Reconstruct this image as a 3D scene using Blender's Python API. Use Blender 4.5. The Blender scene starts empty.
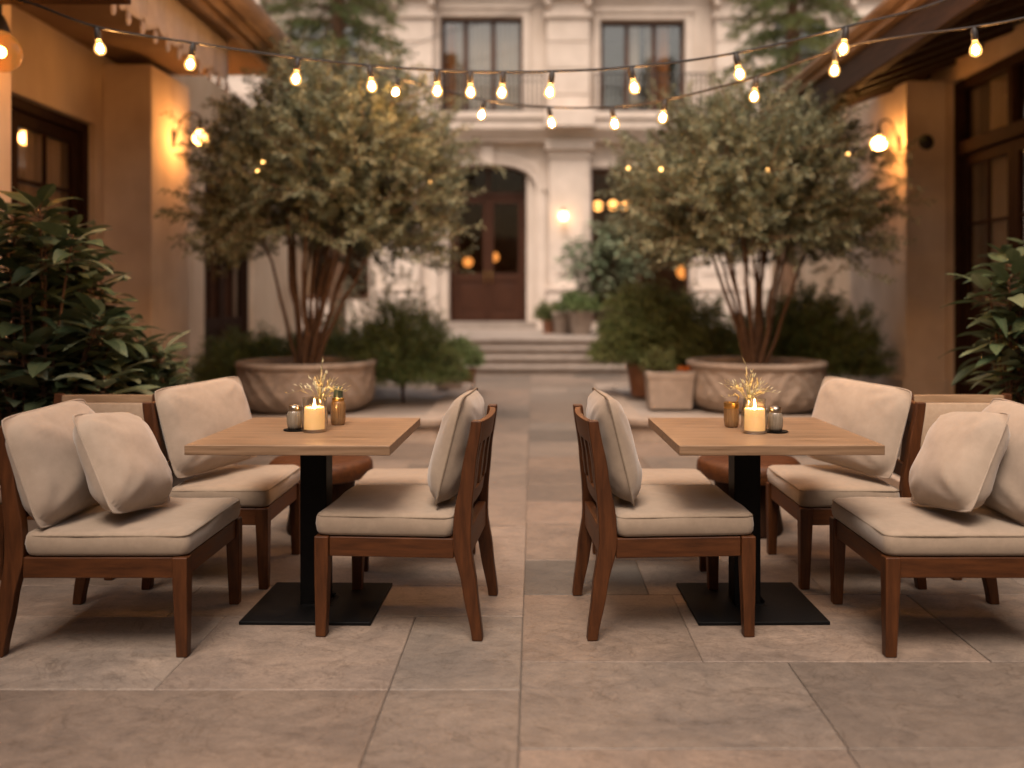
import bpy, math, random
from mathutils import Vector, Matrix, noise
R = math.radians
random.seed(7)
scn = bpy.context.scene
COL = scn.collection
V = Vector
EYE = 1.286
F, PX, PY = 900.0, 533.0, 300.0

def at(px, py, Y):
    """photo pixel at depth Y -> world point"""
    return V(((px - PX) * Y / F, Y, EYE - (py - PY) * Y / F))

# ------------------------------------------------------------------ materials
def new_mat(name):
    m = bpy.data.materials.new(name)
    m.use_nodes = True
    nt = m.node_tree
    return m, nt, nt.nodes['Principled BSDF'], nt.nodes, nt.links

def c4(c):
    return (c[0], c[1], c[2], 1.0)

def surf(name, c1, c2, scale=4.0, rough=0.6, stretch=(1, 1, 1), bump=0.15, bscale=None, detail=6.0,
         metallic=0.0, spec=0.4, sheen=0.0, blotch=None, bdist=0.01, coat=0.0, r2=None):
    """noise-mixed procedural surface with a bump"""
    m, nt, bs, N, L = new_mat(name)
    tc = N.new('ShaderNodeTexCoord')
    mp = N.new('ShaderNodeMapping'); mp.inputs['Scale'].default_value = stretch
    L.new(tc.outputs['Object'], mp.inputs['Vector'])
    n1 = N.new('ShaderNodeTexNoise'); n1.inputs['Scale'].default_value = scale
    n1.inputs['Detail'].default_value = detail; n1.inputs['Roughness'].default_value = 0.62
    L.new(mp.outputs['Vector'], n1.inputs['Vector'])
    rp = N.new('ShaderNodeValToRGB')
    rp.color_ramp.elements[0].position = 0.32; rp.color_ramp.elements[0].color = c4(c1)
    rp.color_ramp.elements[1].position = 0.68; rp.color_ramp.elements[1].color = c4(c2)
    L.new(n1.outputs['Fac'], rp.inputs['Fac'])
    out = rp.outputs['Color']
    if blotch:
        n2 = N.new('ShaderNodeTexNoise'); n2.inputs['Scale'].default_value = blotch[0]
        n2.inputs['Detail'].default_value = 4
        L.new(tc.outputs['Object'], n2.inputs['Vector'])
        r3 = N.new('ShaderNodeValToRGB')
        r3.color_ramp.elements[0].position = 0.42; r3.color_ramp.elements[0].color = (0, 0, 0, 1)
        r3.color_ramp.elements[1].position = 0.68; r3.color_ramp.elements[1].color = (1, 1, 1, 1)
        L.new(n2.outputs['Fac'], r3.inputs['Fac'])
        mul = N.new('ShaderNodeMath'); mul.operation = 'MULTIPLY'; mul.inputs[1].default_value = blotch[2]
        L.new(r3.outputs['Color'], mul.inputs[0])
        mx = N.new('ShaderNodeMixRGB'); mx.inputs['Color2'].default_value = c4(blotch[1])
        L.new(mul.outputs[0], mx.inputs['Fac']); L.new(out, mx.inputs['Color1'])
        out = mx.outputs['Color']
    L.new(out, bs.inputs['Base Color'])
    bs.inputs['Roughness'].default_value = rough
    if r2 is not None:
        mr = N.new('ShaderNodeMapRange'); mr.inputs['To Min'].default_value = rough; mr.inputs['To Max'].default_value = r2
        L.new(n1.outputs['Fac'], mr.inputs['Value']); L.new(mr.outputs['Result'], bs.inputs['Roughness'])
    bs.inputs['Metallic'].default_value = metallic
    bs.inputs['Specular IOR Level'].default_value = spec
    bs.inputs['Sheen Weight'].default_value = sheen
    bs.inputs['Coat Weight'].default_value = coat
    if bump:
        n3 = n1
        if bscale:
            n3 = N.new('ShaderNodeTexNoise'); n3.inputs['Scale'].default_value = bscale
            n3.inputs['Detail'].default_value = 5
            L.new(mp.outputs['Vector'], n3.inputs['Vector'])
        bp = N.new('ShaderNodeBump'); bp.inputs['Strength'].default_value = bump
        bp.inputs['Distance'].default_value = bdist
        L.new(n3.outputs['Fac'], bp.inputs['Height']); L.new(bp.outputs['Normal'], bs.inputs['Normal'])
    return m

def leaf_mat(name, cols, rough=0.5, trans=0.25, spec=0.35):
    m, nt, bs, N, L = new_mat(name)
    a = N.new('ShaderNodeAttribute'); a.attribute_name = 'tone'
    rp = N.new('ShaderNodeValToRGB')
    el = rp.color_ramp.elements
    el[0].position = 0.0; el[0].color = c4(cols[0])
    el[1].position = 1.0; el[1].color = c4(cols[-1])
    for i, c in enumerate(cols[1:-1]):
        e = el.new((i + 1) / (len(cols) - 1)); e.color = c4(c)
    L.new(a.outputs['Fac'], rp.inputs['Fac'])
    L.new(rp.outputs['Color'], bs.inputs['Base Color'])
    bs.inputs['Roughness'].default_value = rough
    bs.inputs['Specular IOR Level'].default_value = spec
    tr = N.new('ShaderNodeBsdfTranslucent'); L.new(rp.outputs['Color'], tr.inputs['Color'])
    mx = N.new('ShaderNodeMixShader'); mx.inputs['Fac'].default_value = trans
    L.new(bs.outputs['BSDF'], mx.inputs[1]); L.new(tr.outputs['BSDF'], mx.inputs[2])
    L.new(mx.outputs['Shader'], N['Material Output'].inputs['Surface'])
    return m

def emit_mat(name, col, s):
    m, nt, bs, N, L = new_mat(name)
    N.remove(bs)
    e = N.new('ShaderNodeEmission'); e.inputs['Color'].default_value = c4(col); e.inputs['Strength'].default_value = s
    L.new(e.outputs[0], N['Material Output'].inputs['Surface'])
    return m

def glass_mat(name, tint=(1, 1, 1), gloss=0.12, rough=0.03, glow=None):
    """thin glass: see-through with a fresnel mirror coat"""
    m, nt, bs, N, L = new_mat(name)
    N.remove(bs)
    t = N.new('ShaderNodeBsdfTransparent'); t.inputs['Color'].default_value = c4(tint)
    g = N.new('ShaderNodeBsdfGlossy'); g.inputs['Roughness'].default_value = rough
    fr = N.new('ShaderNodeLayerWeight'); fr.inputs['Blend'].default_value = 0.5
    pw = N.new('ShaderNodeMath'); pw.operation = 'POWER'; pw.inputs[1].default_value = 3.0
    L.new(fr.outputs['Facing'], pw.inputs[0])
    ad = N.new('ShaderNodeMath'); ad.operation = 'MULTIPLY_ADD'; ad.use_clamp = True
    ad.inputs[1].default_value = 0.8; ad.inputs[2].default_value = gloss
    L.new(pw.outputs[0], ad.inputs[0])
    mx = N.new('ShaderNodeMixShader')
    L.new(ad.outputs[0], mx.inputs['Fac']); L.new(t.outputs[0], mx.inputs[1]); L.new(g.outputs[0], mx.inputs[2])
    out = mx.outputs[0]
    if glow:
        e = N.new('ShaderNodeEmission'); e.inputs['Color'].default_value = c4(glow[0]); e.inputs['Strength'].default_value = glow[1]
        s = N.new('ShaderNodeAddShader'); L.new(out, s.inputs[0]); L.new(e.outputs[0], s.inputs[1]); out = s.outputs[0]
    L.new(out, N['Material Output'].inputs['Surface'])
    return m

def floor_mat():
    m, nt, bs, N, L = new_mat('flagstone')
    tc = N.new('ShaderNodeTexCoord')
    a = N.new('ShaderNodeAttribute'); a.attribute_name = 'tone'
    rp = N.new('ShaderNodeValToRGB'); el = rp.color_ramp.elements
    cols = [(0.108, 0.101, 0.093), (0.180, 0.145, 0.121), (0.190, 0.166, 0.146), (0.225, 0.177, 0.147), (0.245, 0.211, 0.184)]
    el[0].color = c4(cols[0]); el[1].color = c4(cols[-1])
    for i, c in enumerate(cols[1:-1]):
        e = el.new((i + 1) / 4); e.color = c4(c)
    L.new(a.outputs['Fac'], rp.inputs['Fac'])
    # offset the pattern per slab so that veins stop at the joints
    vm = N.new('ShaderNodeVectorMath'); vm.operation = 'SCALE'; vm.inputs['Scale'].default_value = 37.0
    cb = N.new('ShaderNodeCombineXYZ')
    L.new(a.outputs['Fac'], cb.inputs['X']); L.new(a.outputs['Fac'], cb.inputs['Z'])
    L.new(cb.outputs[0], vm.inputs[0])
    ad = N.new('ShaderNodeVectorMath'); L.new(tc.outputs['Object'], ad.inputs[0]); L.new(vm.outputs[0], ad.inputs[1])
    mp = N.new('ShaderNodeMapping'); mp.inputs['Scale'].default_value = (1.0, 1.35, 1.0); mp.inputs['Rotation'].default_value = (0, 0, 0.5)
    L.new(ad.outputs[0], mp.inputs['Vector'])
    def nz(sc, det, ro=0.6, dist=0.0):
        n = N.new('ShaderNodeTexNoise'); n.inputs['Scale'].default_value = sc; n.inputs['Detail'].default_value = det
        n.inputs['Roughness'].default_value = ro; n.inputs['Distortion'].default_value = dist
        L.new(mp.outputs[0], n.inputs['Vector']); return n
    n1 = nz(2.4, 9, 0.68, 0.8); n2 = nz(13, 9, 0.75, 0.4); n3 = nz(90, 5, 0.75)
    def ov(src, n, lo, hi, fac, p0=.3, p1=.7):
        r = N.new('ShaderNodeValToRGB'); r.color_ramp.elements[0].position = p0; r.color_ramp.elements[1].position = p1
        r.color_ramp.elements[0].color = c4(lo); r.color_ramp.elements[1].color = c4(hi)
        L.new(n.outputs['Fac'], r.inputs['Fac'])
        x = N.new('ShaderNodeMixRGB'); x.blend_type = 'MULTIPLY'; x.inputs['Fac'].default_value = fac
        L.new(src, x.inputs['Color1']); L.new(r.outputs['Color'], x.inputs['Color2']); return x.outputs['Color']
    c = ov(rp.outputs['Color'], n1, (0.72, 0.72, 0.73), (1.15, 1.10, 1.04), 1.0)
    c = ov(c, n2, (0.66, 0.64, 0.62), (1.22, 1.19, 1.15), 0.8)
    c = ov(c, n3, (0.7, 0.7, 0.7), (1.2, 1.2, 1.2), 0.75)
    # thin dark veins and pits
    n4 = nz(3.2, 9, 0.6, 1.6)
    r4 = N.new('ShaderNodeValToRGB'); e4 = r4.color_ramp.elements
    e4[0].position = 0.485; e4[0].color = (1, 1, 1, 1); e4[1].position = 0.515; e4[1].color = (1, 1, 1, 1)
    em = e4.new(0.5); em.color = (0.5, 0.46, 0.42, 1)
    L.new(n4.outputs['Fac'], r4.inputs['Fac'])
    x4 = N.new('ShaderNodeMixRGB'); x4.blend_type = 'MULTIPLY'; x4.inputs['Fac'].default_value = 0.55
    L.new(c, x4.inputs['Color1']); L.new(r4.outputs['Color'], x4.inputs['Color2']); c = x4.outputs['Color']
    L.new(c, bs.inputs['Base Color'])
    mr = N.new('ShaderNodeMapRange'); mr.inputs['To Min'].default_value = 0.34; mr.inputs['To Max'].default_value = 0.66
    L.new(n2.outputs['Fac'], mr.inputs['Value']); L.new(mr.outputs['Result'], bs.inputs['Roughness'])
    bs.inputs['Specular IOR Level'].default_value = 0.35
    am = N.new('ShaderNodeMath'); L.new(n1.outputs['Fac'], am.inputs[0])
    sm = N.new('ShaderNodeMath'); sm.operation = 'MULTIPLY'; sm.inputs[1].default_value = 0.5
    L.new(n2.outputs['Fac'], sm.inputs[0]); L.new(sm.outputs[0], am.inputs[1])
    s3 = N.new('ShaderNodeMath'); s3.operation = 'MULTIPLY_ADD'; s3.inputs[1].default_value = 0.12
    L.new(n3.outputs['Fac'], s3.inputs[0]); L.new(am.outputs[0], s3.inputs[2])
    bp = N.new('ShaderNodeBump'); bp.inputs['Strength'].default_value = 0.5; bp.inputs['Distance'].default_value = 0.012
    L.new(s3.outputs[0], bp.inputs['Height']); L.new(bp.outputs['Normal'], bs.inputs['Normal'])
    return m

TEAK1, TEAK2 = (0.036, 0.0108, 0.0024), (0.084, 0.0265, 0.0062)
M = {}
M['teak_v'] = surf('teak upright', TEAK1, TEAK2, 9, 0.42, (6, 6, 0.7), 0.10, spec=0.3, bdist=0.003, r2=0.6)
M['teak_x'] = surf('teak along', TEAK1, TEAK2, 9, 0.42, (0.7, 6, 6), 0.10, spec=0.3, bdist=0.003, r2=0.6)
M['teak_y'] = surf('teak across', (0.050, 0.0155, 0.0036), (0.108, 0.036, 0.009), 9, 0.42, (6, 0.7, 6), 0.10, spec=0.3, bdist=0.003, r2=0.6)
M['oak_top'] = surf('oak tabletop', (0.125, 0.072, 0.038), (0.290, 0.185, 0.112), 6, 0.38, (0.5, 5.5, 12), 0.08, spec=0.4, bdist=0.002, r2=0.52,
                    blotch=(3.0, (0.17, 0.105, 0.06), 0.45))
M['oak_y'] = surf('pale rail wood', (0.22, 0.135, 0.075), (0.34, 0.225, 0.135), 7, 0.45, (9, 0.8, 9), 0.07, spec=0.35, bdist=0.002)
M['fabric'] = surf('linen', (0.245, 0.190, 0.140), (0.285, 0.222, 0.166), 30, 0.9, (1, 1, 1), 0.22, bscale=420, sheen=0.3, spec=0.15, bdist=0.002,
                   blotch=(5, (0.23, 0.185, 0.14), 0.3))
M['fabric_pale'] = surf('pale linen', (0.305, 0.240, 0.184), (0.35, 0.277, 0.215), 24, 0.9, (1, 1, 1), 0.22, bscale=400, sheen=0.3, spec=0.15,
                        bdist=0.002, blotch=(4, (0.29, 0.235, 0.18), 0.3))
M['piping'] = surf('linen piping', (0.17, 0.13, 0.095), (0.21, 0.165, 0.12), 60, 0.9, bump=0.2, spec=0.15)
M['panel_weave'] = surf('tan woven panel', (0.31, 0.225, 0.155), (0.38, 0.285, 0.205), 40, 0.9, (1, 1, 1), 0.3, bscale=260, spec=0.15)
M['black_metal'] = surf('black powder coat', (0.0035, 0.0035, 0.004), (0.006, 0.0058, 0.0058), 30, 0.45, bump=0.04, bscale=300, spec=0.1, r2=0.55)
M['iron'] = surf('dark iron', (0.012, 0.010, 0.009), (0.03, 0.022, 0.016), 20, 0.5, bump=0.1, spec=0.5)
M['floor'] = floor_mat()
M['grout'] = surf('joint', (0.07, 0.056, 0.046), (0.11, 0.09, 0.073), 30, 0.9, bump=0.3)
M['ground'] = surf('courtyard ground', (0.16, 0.13, 0.11), (0.22, 0.18, 0.15), 3, 0.8)
M['step'] = surf('step stone', (0.24, 0.20, 0.17), (0.34, 0.29, 0.25), 5, 0.7, bump=0.25, blotch=(1.2, (0.2, 0.165, 0.14), 0.5))
M['lime'] = surf('limestone', (0.53, 0.455, 0.395), (0.65, 0.565, 0.495), 2.6, 0.8, (1.6, 1, .22), bump=0.15, bscale=40,
                 blotch=(0.7, (0.43, 0.345, 0.275), 0.5))
M['lime_trim'] = surf('limestone trim', (0.57, 0.49, 0.425), (0.67, 0.58, 0.51), 3.2, 0.8, bump=0.15, bscale=40)
M['stucco'] = surf('ochre stucco', (0.58, 0.435, 0.30), (0.70, 0.555, 0.41), 2.2, 0.85, (1, 1, 0.3), 0.25, bscale=26,
                   blotch=(0.9, (0.38, 0.25, 0.155), 0.6))
M['stucco_pil'] = surf('cream stucco', (0.62, 0.495, 0.38), (0.74, 0.61, 0.485), 2.4, 0.85, (1, 1, 0.3), 0.25, bscale=26,
                       blotch=(1.3, (0.40, 0.285, 0.19), 0.55))
M['dark_wood'] = surf('dark joinery', (0.018, 0.0085, 0.005), (0.042, 0.019, 0.0105), 8, 0.7, (5, 5, 0.6), 0.12, spec=0.08)
M['door_wood'] = surf('mahogany', (0.030, 0.0095, 0.0035), (0.060, 0.020, 0.008), 6, 0.5, (4, 4, 0.5), 0.12, spec=0.25)
M['window_wood'] = surf('window joinery', (0.055, 0.022, 0.011), (0.10, 0.042, 0.022), 6, 0.5, (4, 4, 0.5), 0.12, spec=0.25)
M['eave_wood'] = surf('eave timber', (0.022, 0.011, 0.006), (0.055, 0.028, 0.015), 6, 0.6, (5, 0.5, 5), 0.2, spec=0.35)
M['fascia'] = surf('worn fascia', (0.20, 0.125, 0.075), (0.36, 0.24, 0.155), 7, 0.55, (5, 0.4, 5), 0.2,
                   blotch=(2.2, (0.14, 0.085, 0.05), 0.6))
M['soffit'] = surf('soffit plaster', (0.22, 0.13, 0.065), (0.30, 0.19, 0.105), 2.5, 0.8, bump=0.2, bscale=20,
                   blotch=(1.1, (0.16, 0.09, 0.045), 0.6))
M['tile'] = surf('clay tile', (0.26, 0.15, 0.09), (0.44, 0.29, 0.20), 6, 0.75, bump=0.3)
M['valance'] = surf('faded valance', (0.46, 0.40, 0.385), (0.55, 0.48, 0.465), 12, 0.95, bump=0.3, bscale=200, spec=0.1)
M['planter'] = surf('carved stone', (0.25, 0.195, 0.150), (0.38, 0.30, 0.24), 7, 0.85, bump=0.7, bscale=26, bdist=0.02,
                    blotch=(2.4, (0.20, 0.155, 0.12), 0.6))
M['pot_grey'] = surf('grey pot', (0.26, 0.205, 0.165), (0.36, 0.29, 0.235), 7, 0.85, bump=0.35, bscale=40,
                     blotch=(5, (0.19, 0.15, 0.12), 0.5))
M['terracotta'] = surf('terracotta', (0.21, 0.095, 0.05), (0.31, 0.15, 0.085), 7, 0.85, bump=0.3, bscale=50,
                       blotch=(6, (0.33, 0.2, 0.13), 0.4))
M['soil'] = surf('soil', (0.012, 0.008, 0.006), (0.035, 0.023, 0.016), 40, 0.95, bump=0.8, bdist=0.02)
M['bark'] = surf('bark', (0.075, 0.040, 0.022), (0.19, 0.11, 0.065), 14, 0.85, (4, 4, 0.6), 0.6, bdist=0.01)
M['leaf_olive'] = leaf_mat('olive leaf', [(0.068, 0.080, 0.042), (0.150, 0.166, 0.094), (0.265, 0.275, 0.168), (0.42, 0.40, 0.255)], 0.5, 0.22)
M['leaf_broad'] = leaf_mat('broad leaf', [(0.036, 0.056, 0.026), (0.075, 0.106, 0.050), (0.14, 0.17, 0.092), (0.26, 0.275, 0.18)], 0.42, 0.15, 0.4)
M['leaf_dark'] = leaf_mat('dark needle', [(0.050, 0.084, 0.027), (0.098, 0.148, 0.048), (0.155, 0.205, 0.074), (0.23, 0.27, 0.11)], 0.6, 0.15)
M['leaf_fern'] = leaf_mat('fern green', [(0.060, 0.080, 0.024), (0.105, 0.132, 0.042), (0.16, 0.18, 0.062), (0.22, 0.225, 0.09)], 0.6, 0.22)
M['leaf_blue'] = leaf_mat('grey green leaf', [(0.09, 0.125, 0.07), (0.155, 0.20, 0.115), (0.24, 0.28, 0.175), (0.35, 0.37, 0.26)], 0.5, 0.18)
M['leaf_pale'] = leaf_mat('pale leaf', [(0.06, 0.065, 0.04), (0.12, 0.115, 0.07), (0.2, 0.18, 0.12), (0.3, 0.26, 0.19)], 0.6, 0.25)
M['straw'] = leaf_mat('dried grass', [(0.20, 0.16, 0.06), (0.33, 0.29, 0.13), (0.5, 0.46, 0.27), (0.62, 0.58, 0.42)], 0.7, 0.3)
M['petal'] = leaf_mat('orange petal', [(0.5, 0.12, 0.02), (0.6, 0.2, 0.04)], 0.6, 0.3)
M['pane'] = glass_mat('window pane', (0.85, 0.83, 0.80), 0.10, 0.02)
M['pane_sky'] = glass_mat('upper window pane', (0.88, 0.86, 0.83), 0.16, 0.03)
M['pane_dark'] = glass_mat('dim pane', (0.8, 0.75, 0.7), 0.015, 0.03)
M['jar_glass'] = glass_mat('jar glass', (0.97, 0.96, 0.93), 0.16, 0.02)
M['bulb_glass'] = glass_mat('bulb glass', (1.0, 0.9, 0.74), 0.0, 0.03, ((1.0, 0.50, 0.15), 0.45))
M['copper_glass'] = glass_mat('copper tinted glass', (0.80, 0.55, 0.26), 0.02, 0.05, ((1.0, 0.52, 0.14), 0.05))
M['filament'] = emit_mat('filament', (1.0, 0.50, 0.17), 380)
M['lamp_core'] = emit_mat('lantern core', (1.0, 0.46, 0.14), 55)
M['facade_lamp'] = emit_mat('far lamp', (1.0, 0.56, 0.24), 6)
M['room_lamp'] = emit_mat('room lamp', (1.0, 0.47, 0.14), 3.0)
M['hall_glow'] = emit_mat('hall lamp', (1.0, 0.38, 0.09), 0.8)
M['fairy'] = emit_mat('fairy bulb', (1.0, 0.48, 0.13), 4)
M['flame'] = emit_mat('candle flame', (1.0, 0.50, 0.16), 330)
M['amber'] = surf('amber glass', (0.15, 0.080, 0.032), (0.26, 0.150, 0.065), 14, 0.18, (8, 8, 0.4), 0.15, spec=0.6, coat=0.4)
M['gold'] = surf('brass', (0.5, 0.30, 0.09), (0.62, 0.40, 0.14), 20, 0.3, metallic=1.0, bump=0.05)
M['shaker'] = surf('smoky ribbed glass', (0.13, 0.11, 0.085), (0.24, 0.20, 0.15), 18, 0.2, (6, 6, 0.5), 0.1, spec=0.6, coat=0.4)
M['steel'] = surf('pewter cap', (0.28, 0.25, 0.21), (0.4, 0.36, 0.3), 20, 0.3, metallic=1.0, bump=0.05)
M['dark_green'] = surf('dark green glass', (0.03, 0.045, 0.03), (0.055, 0.075, 0.05), 12, 0.3, bump=0.05, spec=0.5)
M['socket'] = surf('black rubber', (0.012, 0.01, 0.009), (0.022, 0.018, 0.016), 40, 0.55, bump=0.1)
M['curtain'] = surf('curtain', (0.62, 0.55, 0.47), (0.72, 0.65, 0.56), 6, 0.95, (6, 6, 0.3), 0.2)
M['curtain_amber'] = surf('amber curtain', (0.60, 0.27, 0.08), (0.70, 0.34, 0.11), 6, 0.95, (6, 6, 0.3), 0.2)
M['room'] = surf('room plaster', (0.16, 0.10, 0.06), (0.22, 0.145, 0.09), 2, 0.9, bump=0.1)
def wax_mat():
    m, nt, bs, N, L = new_mat('candle wax')
    tc = N.new('ShaderNodeTexCoord')
    n = N.new('ShaderNodeTexNoise'); n.inputs['Scale'].default_value = 40
    L.new(tc.outputs['Object'], n.inputs['Vector'])
    r = N.new('ShaderNodeValToRGB'); r.color_ramp.elements[0].color = (0.78, 0.58, 0.32, 1); r.color_ramp.elements[1].color = (0.86, 0.68, 0.42, 1)
    L.new(n.outputs['Fac'], r.inputs['Fac']); L.new(r.outputs['Color'], bs.inputs['Base Color'])
    bs.inputs['Subsurface Weight'].default_value = 0.6
    bs.inputs['Subsurface Radius'].default_value = (0.03, 0.015, 0.006)
    bs.inputs['Roughness'].default_value = 0.5
    bs.inputs['Emission Color'].default_value = (1.0, 0.50, 0.15, 1)   # flame light through the wax, painted in as weak emission
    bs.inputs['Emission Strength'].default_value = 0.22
    return m
M['wax'] = wax_mat()

# ------------------------------------------------------------------ mesh builder
class MB:
    def __init__(s):
        s.v, s.f, s.t, s.m = [], [], [], []
    def add(s, verts, faces, tone=0.5, mi=0):
        b = len(s.v)
        s.v.extend([tuple(p) for p in verts])
        for f in faces:
            s.f.append(tuple(b + i for i in f)); s.t.append(tone); s.m.append(mi)
    def box(s, a, b, mat=None, tone=0.5, mi=0):
        x0, y0, z0 = a; x1, y1, z1 = b
        vs = [V((x, y, z)) for x in (x0, x1) for y in (y0, y1) for z in (z0, z1)]
        if mat is not None: vs = [mat @ p for p in vs]
        s.add(vs, [(0, 1, 3, 2), (4, 6, 7, 5), (0, 4, 5, 1), (2, 3, 7, 6), (0, 2, 6, 4), (1, 5, 7, 3)], tone, mi)
    def cbox(s, c, size, mat=None, tone=0.5, mi=0):
        h = V(size) * .5; c = V(c); s.box(c - h, c + h, mat, tone, mi)
    def taper(s, c0, w0, c1, w1, mi=0):
        """square post from c0 (size w0) to c1 (size w1), w=(x,y)"""
        vs = []
        for c, w in ((c0, w0), (c1, w1)):
            for sx, sy in ((-1, -1), (1, -1), (1, 1), (-1, 1)):
                vs.append((c[0] + sx * w[0] / 2, c[1] + sy * w[1] / 2, c[2]))
        s.add(vs, [(3, 2, 1, 0), (4, 5, 6, 7), (0, 1, 5, 4), (1, 2, 6, 5), (2, 3, 7, 6), (3, 0, 4, 7)], mi=mi)
    def tube(s, path, rad, seg=8, closed=False, tone=0.5, mi=0, cap=True):
        path = [V(p) for p in path]; n = len(path)
        if not isinstance(rad, (list, tuple)): rad = [rad] * n
        b = len(s.v); ref = None
        for i, p in enumerate(path):
            if closed: d = path[(i + 1) % n] - path[i - 1]
            else: d = path[min(i + 1, n - 1)] - path[max(i - 1, 0)]
            d = d.normalized() if d.length > 1e-9 else V((0, 0, 1))
            if ref is None: ref = d.orthogonal().normalized()
            u = ref - d * ref.dot(d)
            u = u.normalized() if u.length > 1e-6 else d.orthogonal().normalized()
            ref = u; w = d.cross(u)
            for k in range(seg):
                a = 2 * math.pi * k / seg
                s.v.append(tuple(p + (u * math.cos(a) + w * math.sin(a)) * rad[i]))
        for i in range(n if closed else n - 1):
            j = (i + 1) % n
            for k in range(seg):
                k2 = (k + 1) % seg
                s.f.append((b + i * seg + k, b + i * seg + k2, b + j * seg + k2, b + j * seg + k)); s.t.append(tone); s.m.append(mi)
        if cap and not closed:
            s.f.append(tuple(b + k for k in range(seg))[::-1]); s.t.append(tone); s.m.append(mi)
            s.f.append(tuple(b + (n - 1) * seg + k for k in range(seg))); s.t.append(tone); s.m.append(mi)
    def lathe(s, prof, seg=32, c=(0, 0, 0), fn=None, mi=0):
        b = len(s.v); n = len(prof); c = V(c)
        for i, (r, z) in enumerate(prof):
            for k in range(seg):
                a = 2 * math.pi * k / seg
                rr = r + (fn(a, z, i) if fn else 0)
                s.v.append(tuple(c + V((rr * math.cos(a), rr * math.sin(a), z))))
        for i in range(n - 1):
            for k in range(seg):
                k2 = (k + 1) % seg
                s.f.append((b + i * seg + k, b + i * seg + k2, b + (i + 1) * seg + k2, b + (i + 1) * seg + k)); s.t.append(.5); s.m.append(mi)
    def loft(s, rings, cap0=True, cap1=True, mi=0):
        b = len(s.v); n = len(rings[0])
        for r in rings: s.v.extend([tuple(p) for p in r])
        for i in range(len(rings) - 1):
            for k in range(n):
                k2 = (k + 1) % n
                s.f.append((b + i * n + k, b + i * n + k2, b + (i + 1) * n + k2, b + (i + 1) * n + k)); s.t.append(.5); s.m.append(mi)
        if cap0: s.f.append(tuple(b + k for k in range(n))[::-1]); s.t.append(.5); s.m.append(mi)
        if cap1: s.f.append(tuple(b + (len(rings) - 1) * n + k for k in range(n))); s.t.append(.5); s.m.append(mi)
    def strip(s, profile, y0, y1, axis='y', mi=0):
        """closed 2D profile (a,b) swept straight along an axis"""
        def P(a, b, t):
            return {'y': (a, t, b), 'x': (t, a, b), 'z': (a, b, t)}[axis]
        s.loft([[P(a, b, y0) for a, b in profile], [P(a, b, y1) for a, b in profile]], mi=mi)
    def blade(s, p, d, up, ln, w, tone=.5, fold=.25, droop=0.0):
        """one small folded leaf: 2 quads"""
        d = d.normalized(); side = d.cross(up)
        side = side.normalized() if side.length > 1e-5 else d.orthogonal().normalized()
        nrm = side.cross(d)
        m = p + d * ln * .5 - V((0, 0, 1)) * droop * ln * .25
        t = p + d * ln - V((0, 0, 1)) * droop * ln
        l = m + side * w * .5 + nrm * w * fold; r = m - side * w * .5 + nrm * w * fold
        b = len(s.v); s.v.extend([tuple(p), tuple(l), tuple(t), tuple(r)])
        s.f.append((b, b + 1, b + 2)); s.f.append((b, b + 2, b + 3)); s.t += [tone, tone]; s.m += [0, 0]
    def broad(s, p, d, up, ln, w, tone=.5, fold=.3, droop=.5, wave=0.0, n=6):
        """one big leaf with a midrib fold, curve and pointed tip"""
        d = d.normalized(); side = d.cross(up)
        side = side.normalized() if side.length > 1e-5 else d.orthogonal().normalized()
        nrm = side.cross(d).normalized()
        b = len(s.v); ph = random.random() * 6
        for i in range(n + 1):
            t = i / n
            c = p + d * ln * t * (1 - .15 * droop * t) - V((0, 0, 1)) * droop * ln * .55 * t * t
            hw = w * .5 * (math.sin(math.pi * min(1, t ** .8 * .97 + .03)) ** .85) if i < n else 0.0005
            if i == 0: hw = w * .04
            wv = wave * w * math.sin(t * 9 + ph)
            s.v.append(tuple(c + side * hw + nrm * (hw * fold + wv)))
            s.v.append(tuple(c))
            s.v.append(tuple(c - side * hw + nrm * (hw * fold - wv)))
        for i in range(n):
            a = b + i * 3
            s.f.append((a, a + 1, a + 4, a + 3)); s.f.append((a + 1, a + 2, a + 5, a + 4)); s.t += [tone, tone]; s.m += [0, 0]
    def build(s, name, mat, parent=None, smooth=False, bevel=0.0, bseg=2, tones=False, loc=None):
        me = bpy.data.meshes.new(name)
        me.from_pydata(s.v, [], s.f)
        mats = mat if isinstance(mat, (list, tuple)) else [mat]
        for m in mats: me.materials.append(m)
        if len(mats) > 1: me.polygons.foreach_set('material_index', s.m)
        if tones:
            a = me.attributes.new('tone', 'FLOAT', 'FACE'); a.data.foreach_set('value', s.t)
        me.polygons.foreach_set('use_smooth', [bool(smooth or bevel)] * len(s.f))
        me.update()
        o = bpy.data.objects.new(name, me); COL.objects.link(o)
        if parent is not None: o.parent = parent
        if loc is not None: o.location = loc
        if bevel:
            md = o.modifiers.new('bevel', 'BEVEL'); md.width = bevel; md.segments = bseg
            md.limit_method = 'ANGLE'; md.angle_limit = R(35); md.harden_normals = True
        elif smooth:
            # keep creases sharp
            me.set_sharp_from_angle(angle=R(smooth if not isinstance(smooth, bool) else 50))
        return o

def tag(o, label=None, cat=None, group=None, kind=None):
    if label: o['label'] = label
    if cat: o['category'] = cat
    if group: o['group'] = group
    if kind: o['kind'] = kind
    return o

def thing(name, label, cat, loc=(0, 0, 0), rz=0.0, group=None):
    o = bpy.data.objects.new(name, None); COL.objects.link(o)
    o.empty_display_size = 0.1
    o.location = loc; o.rotation_euler = (0, 0, rz)
    return tag(o, label, cat, group)

def copy_tree(o, parent=None):
    c = o.copy(); COL.objects.link(c)
    if parent is not None: c.parent = parent
    for ch in list(o.children): copy_tree(ch, c)
    return c

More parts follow.
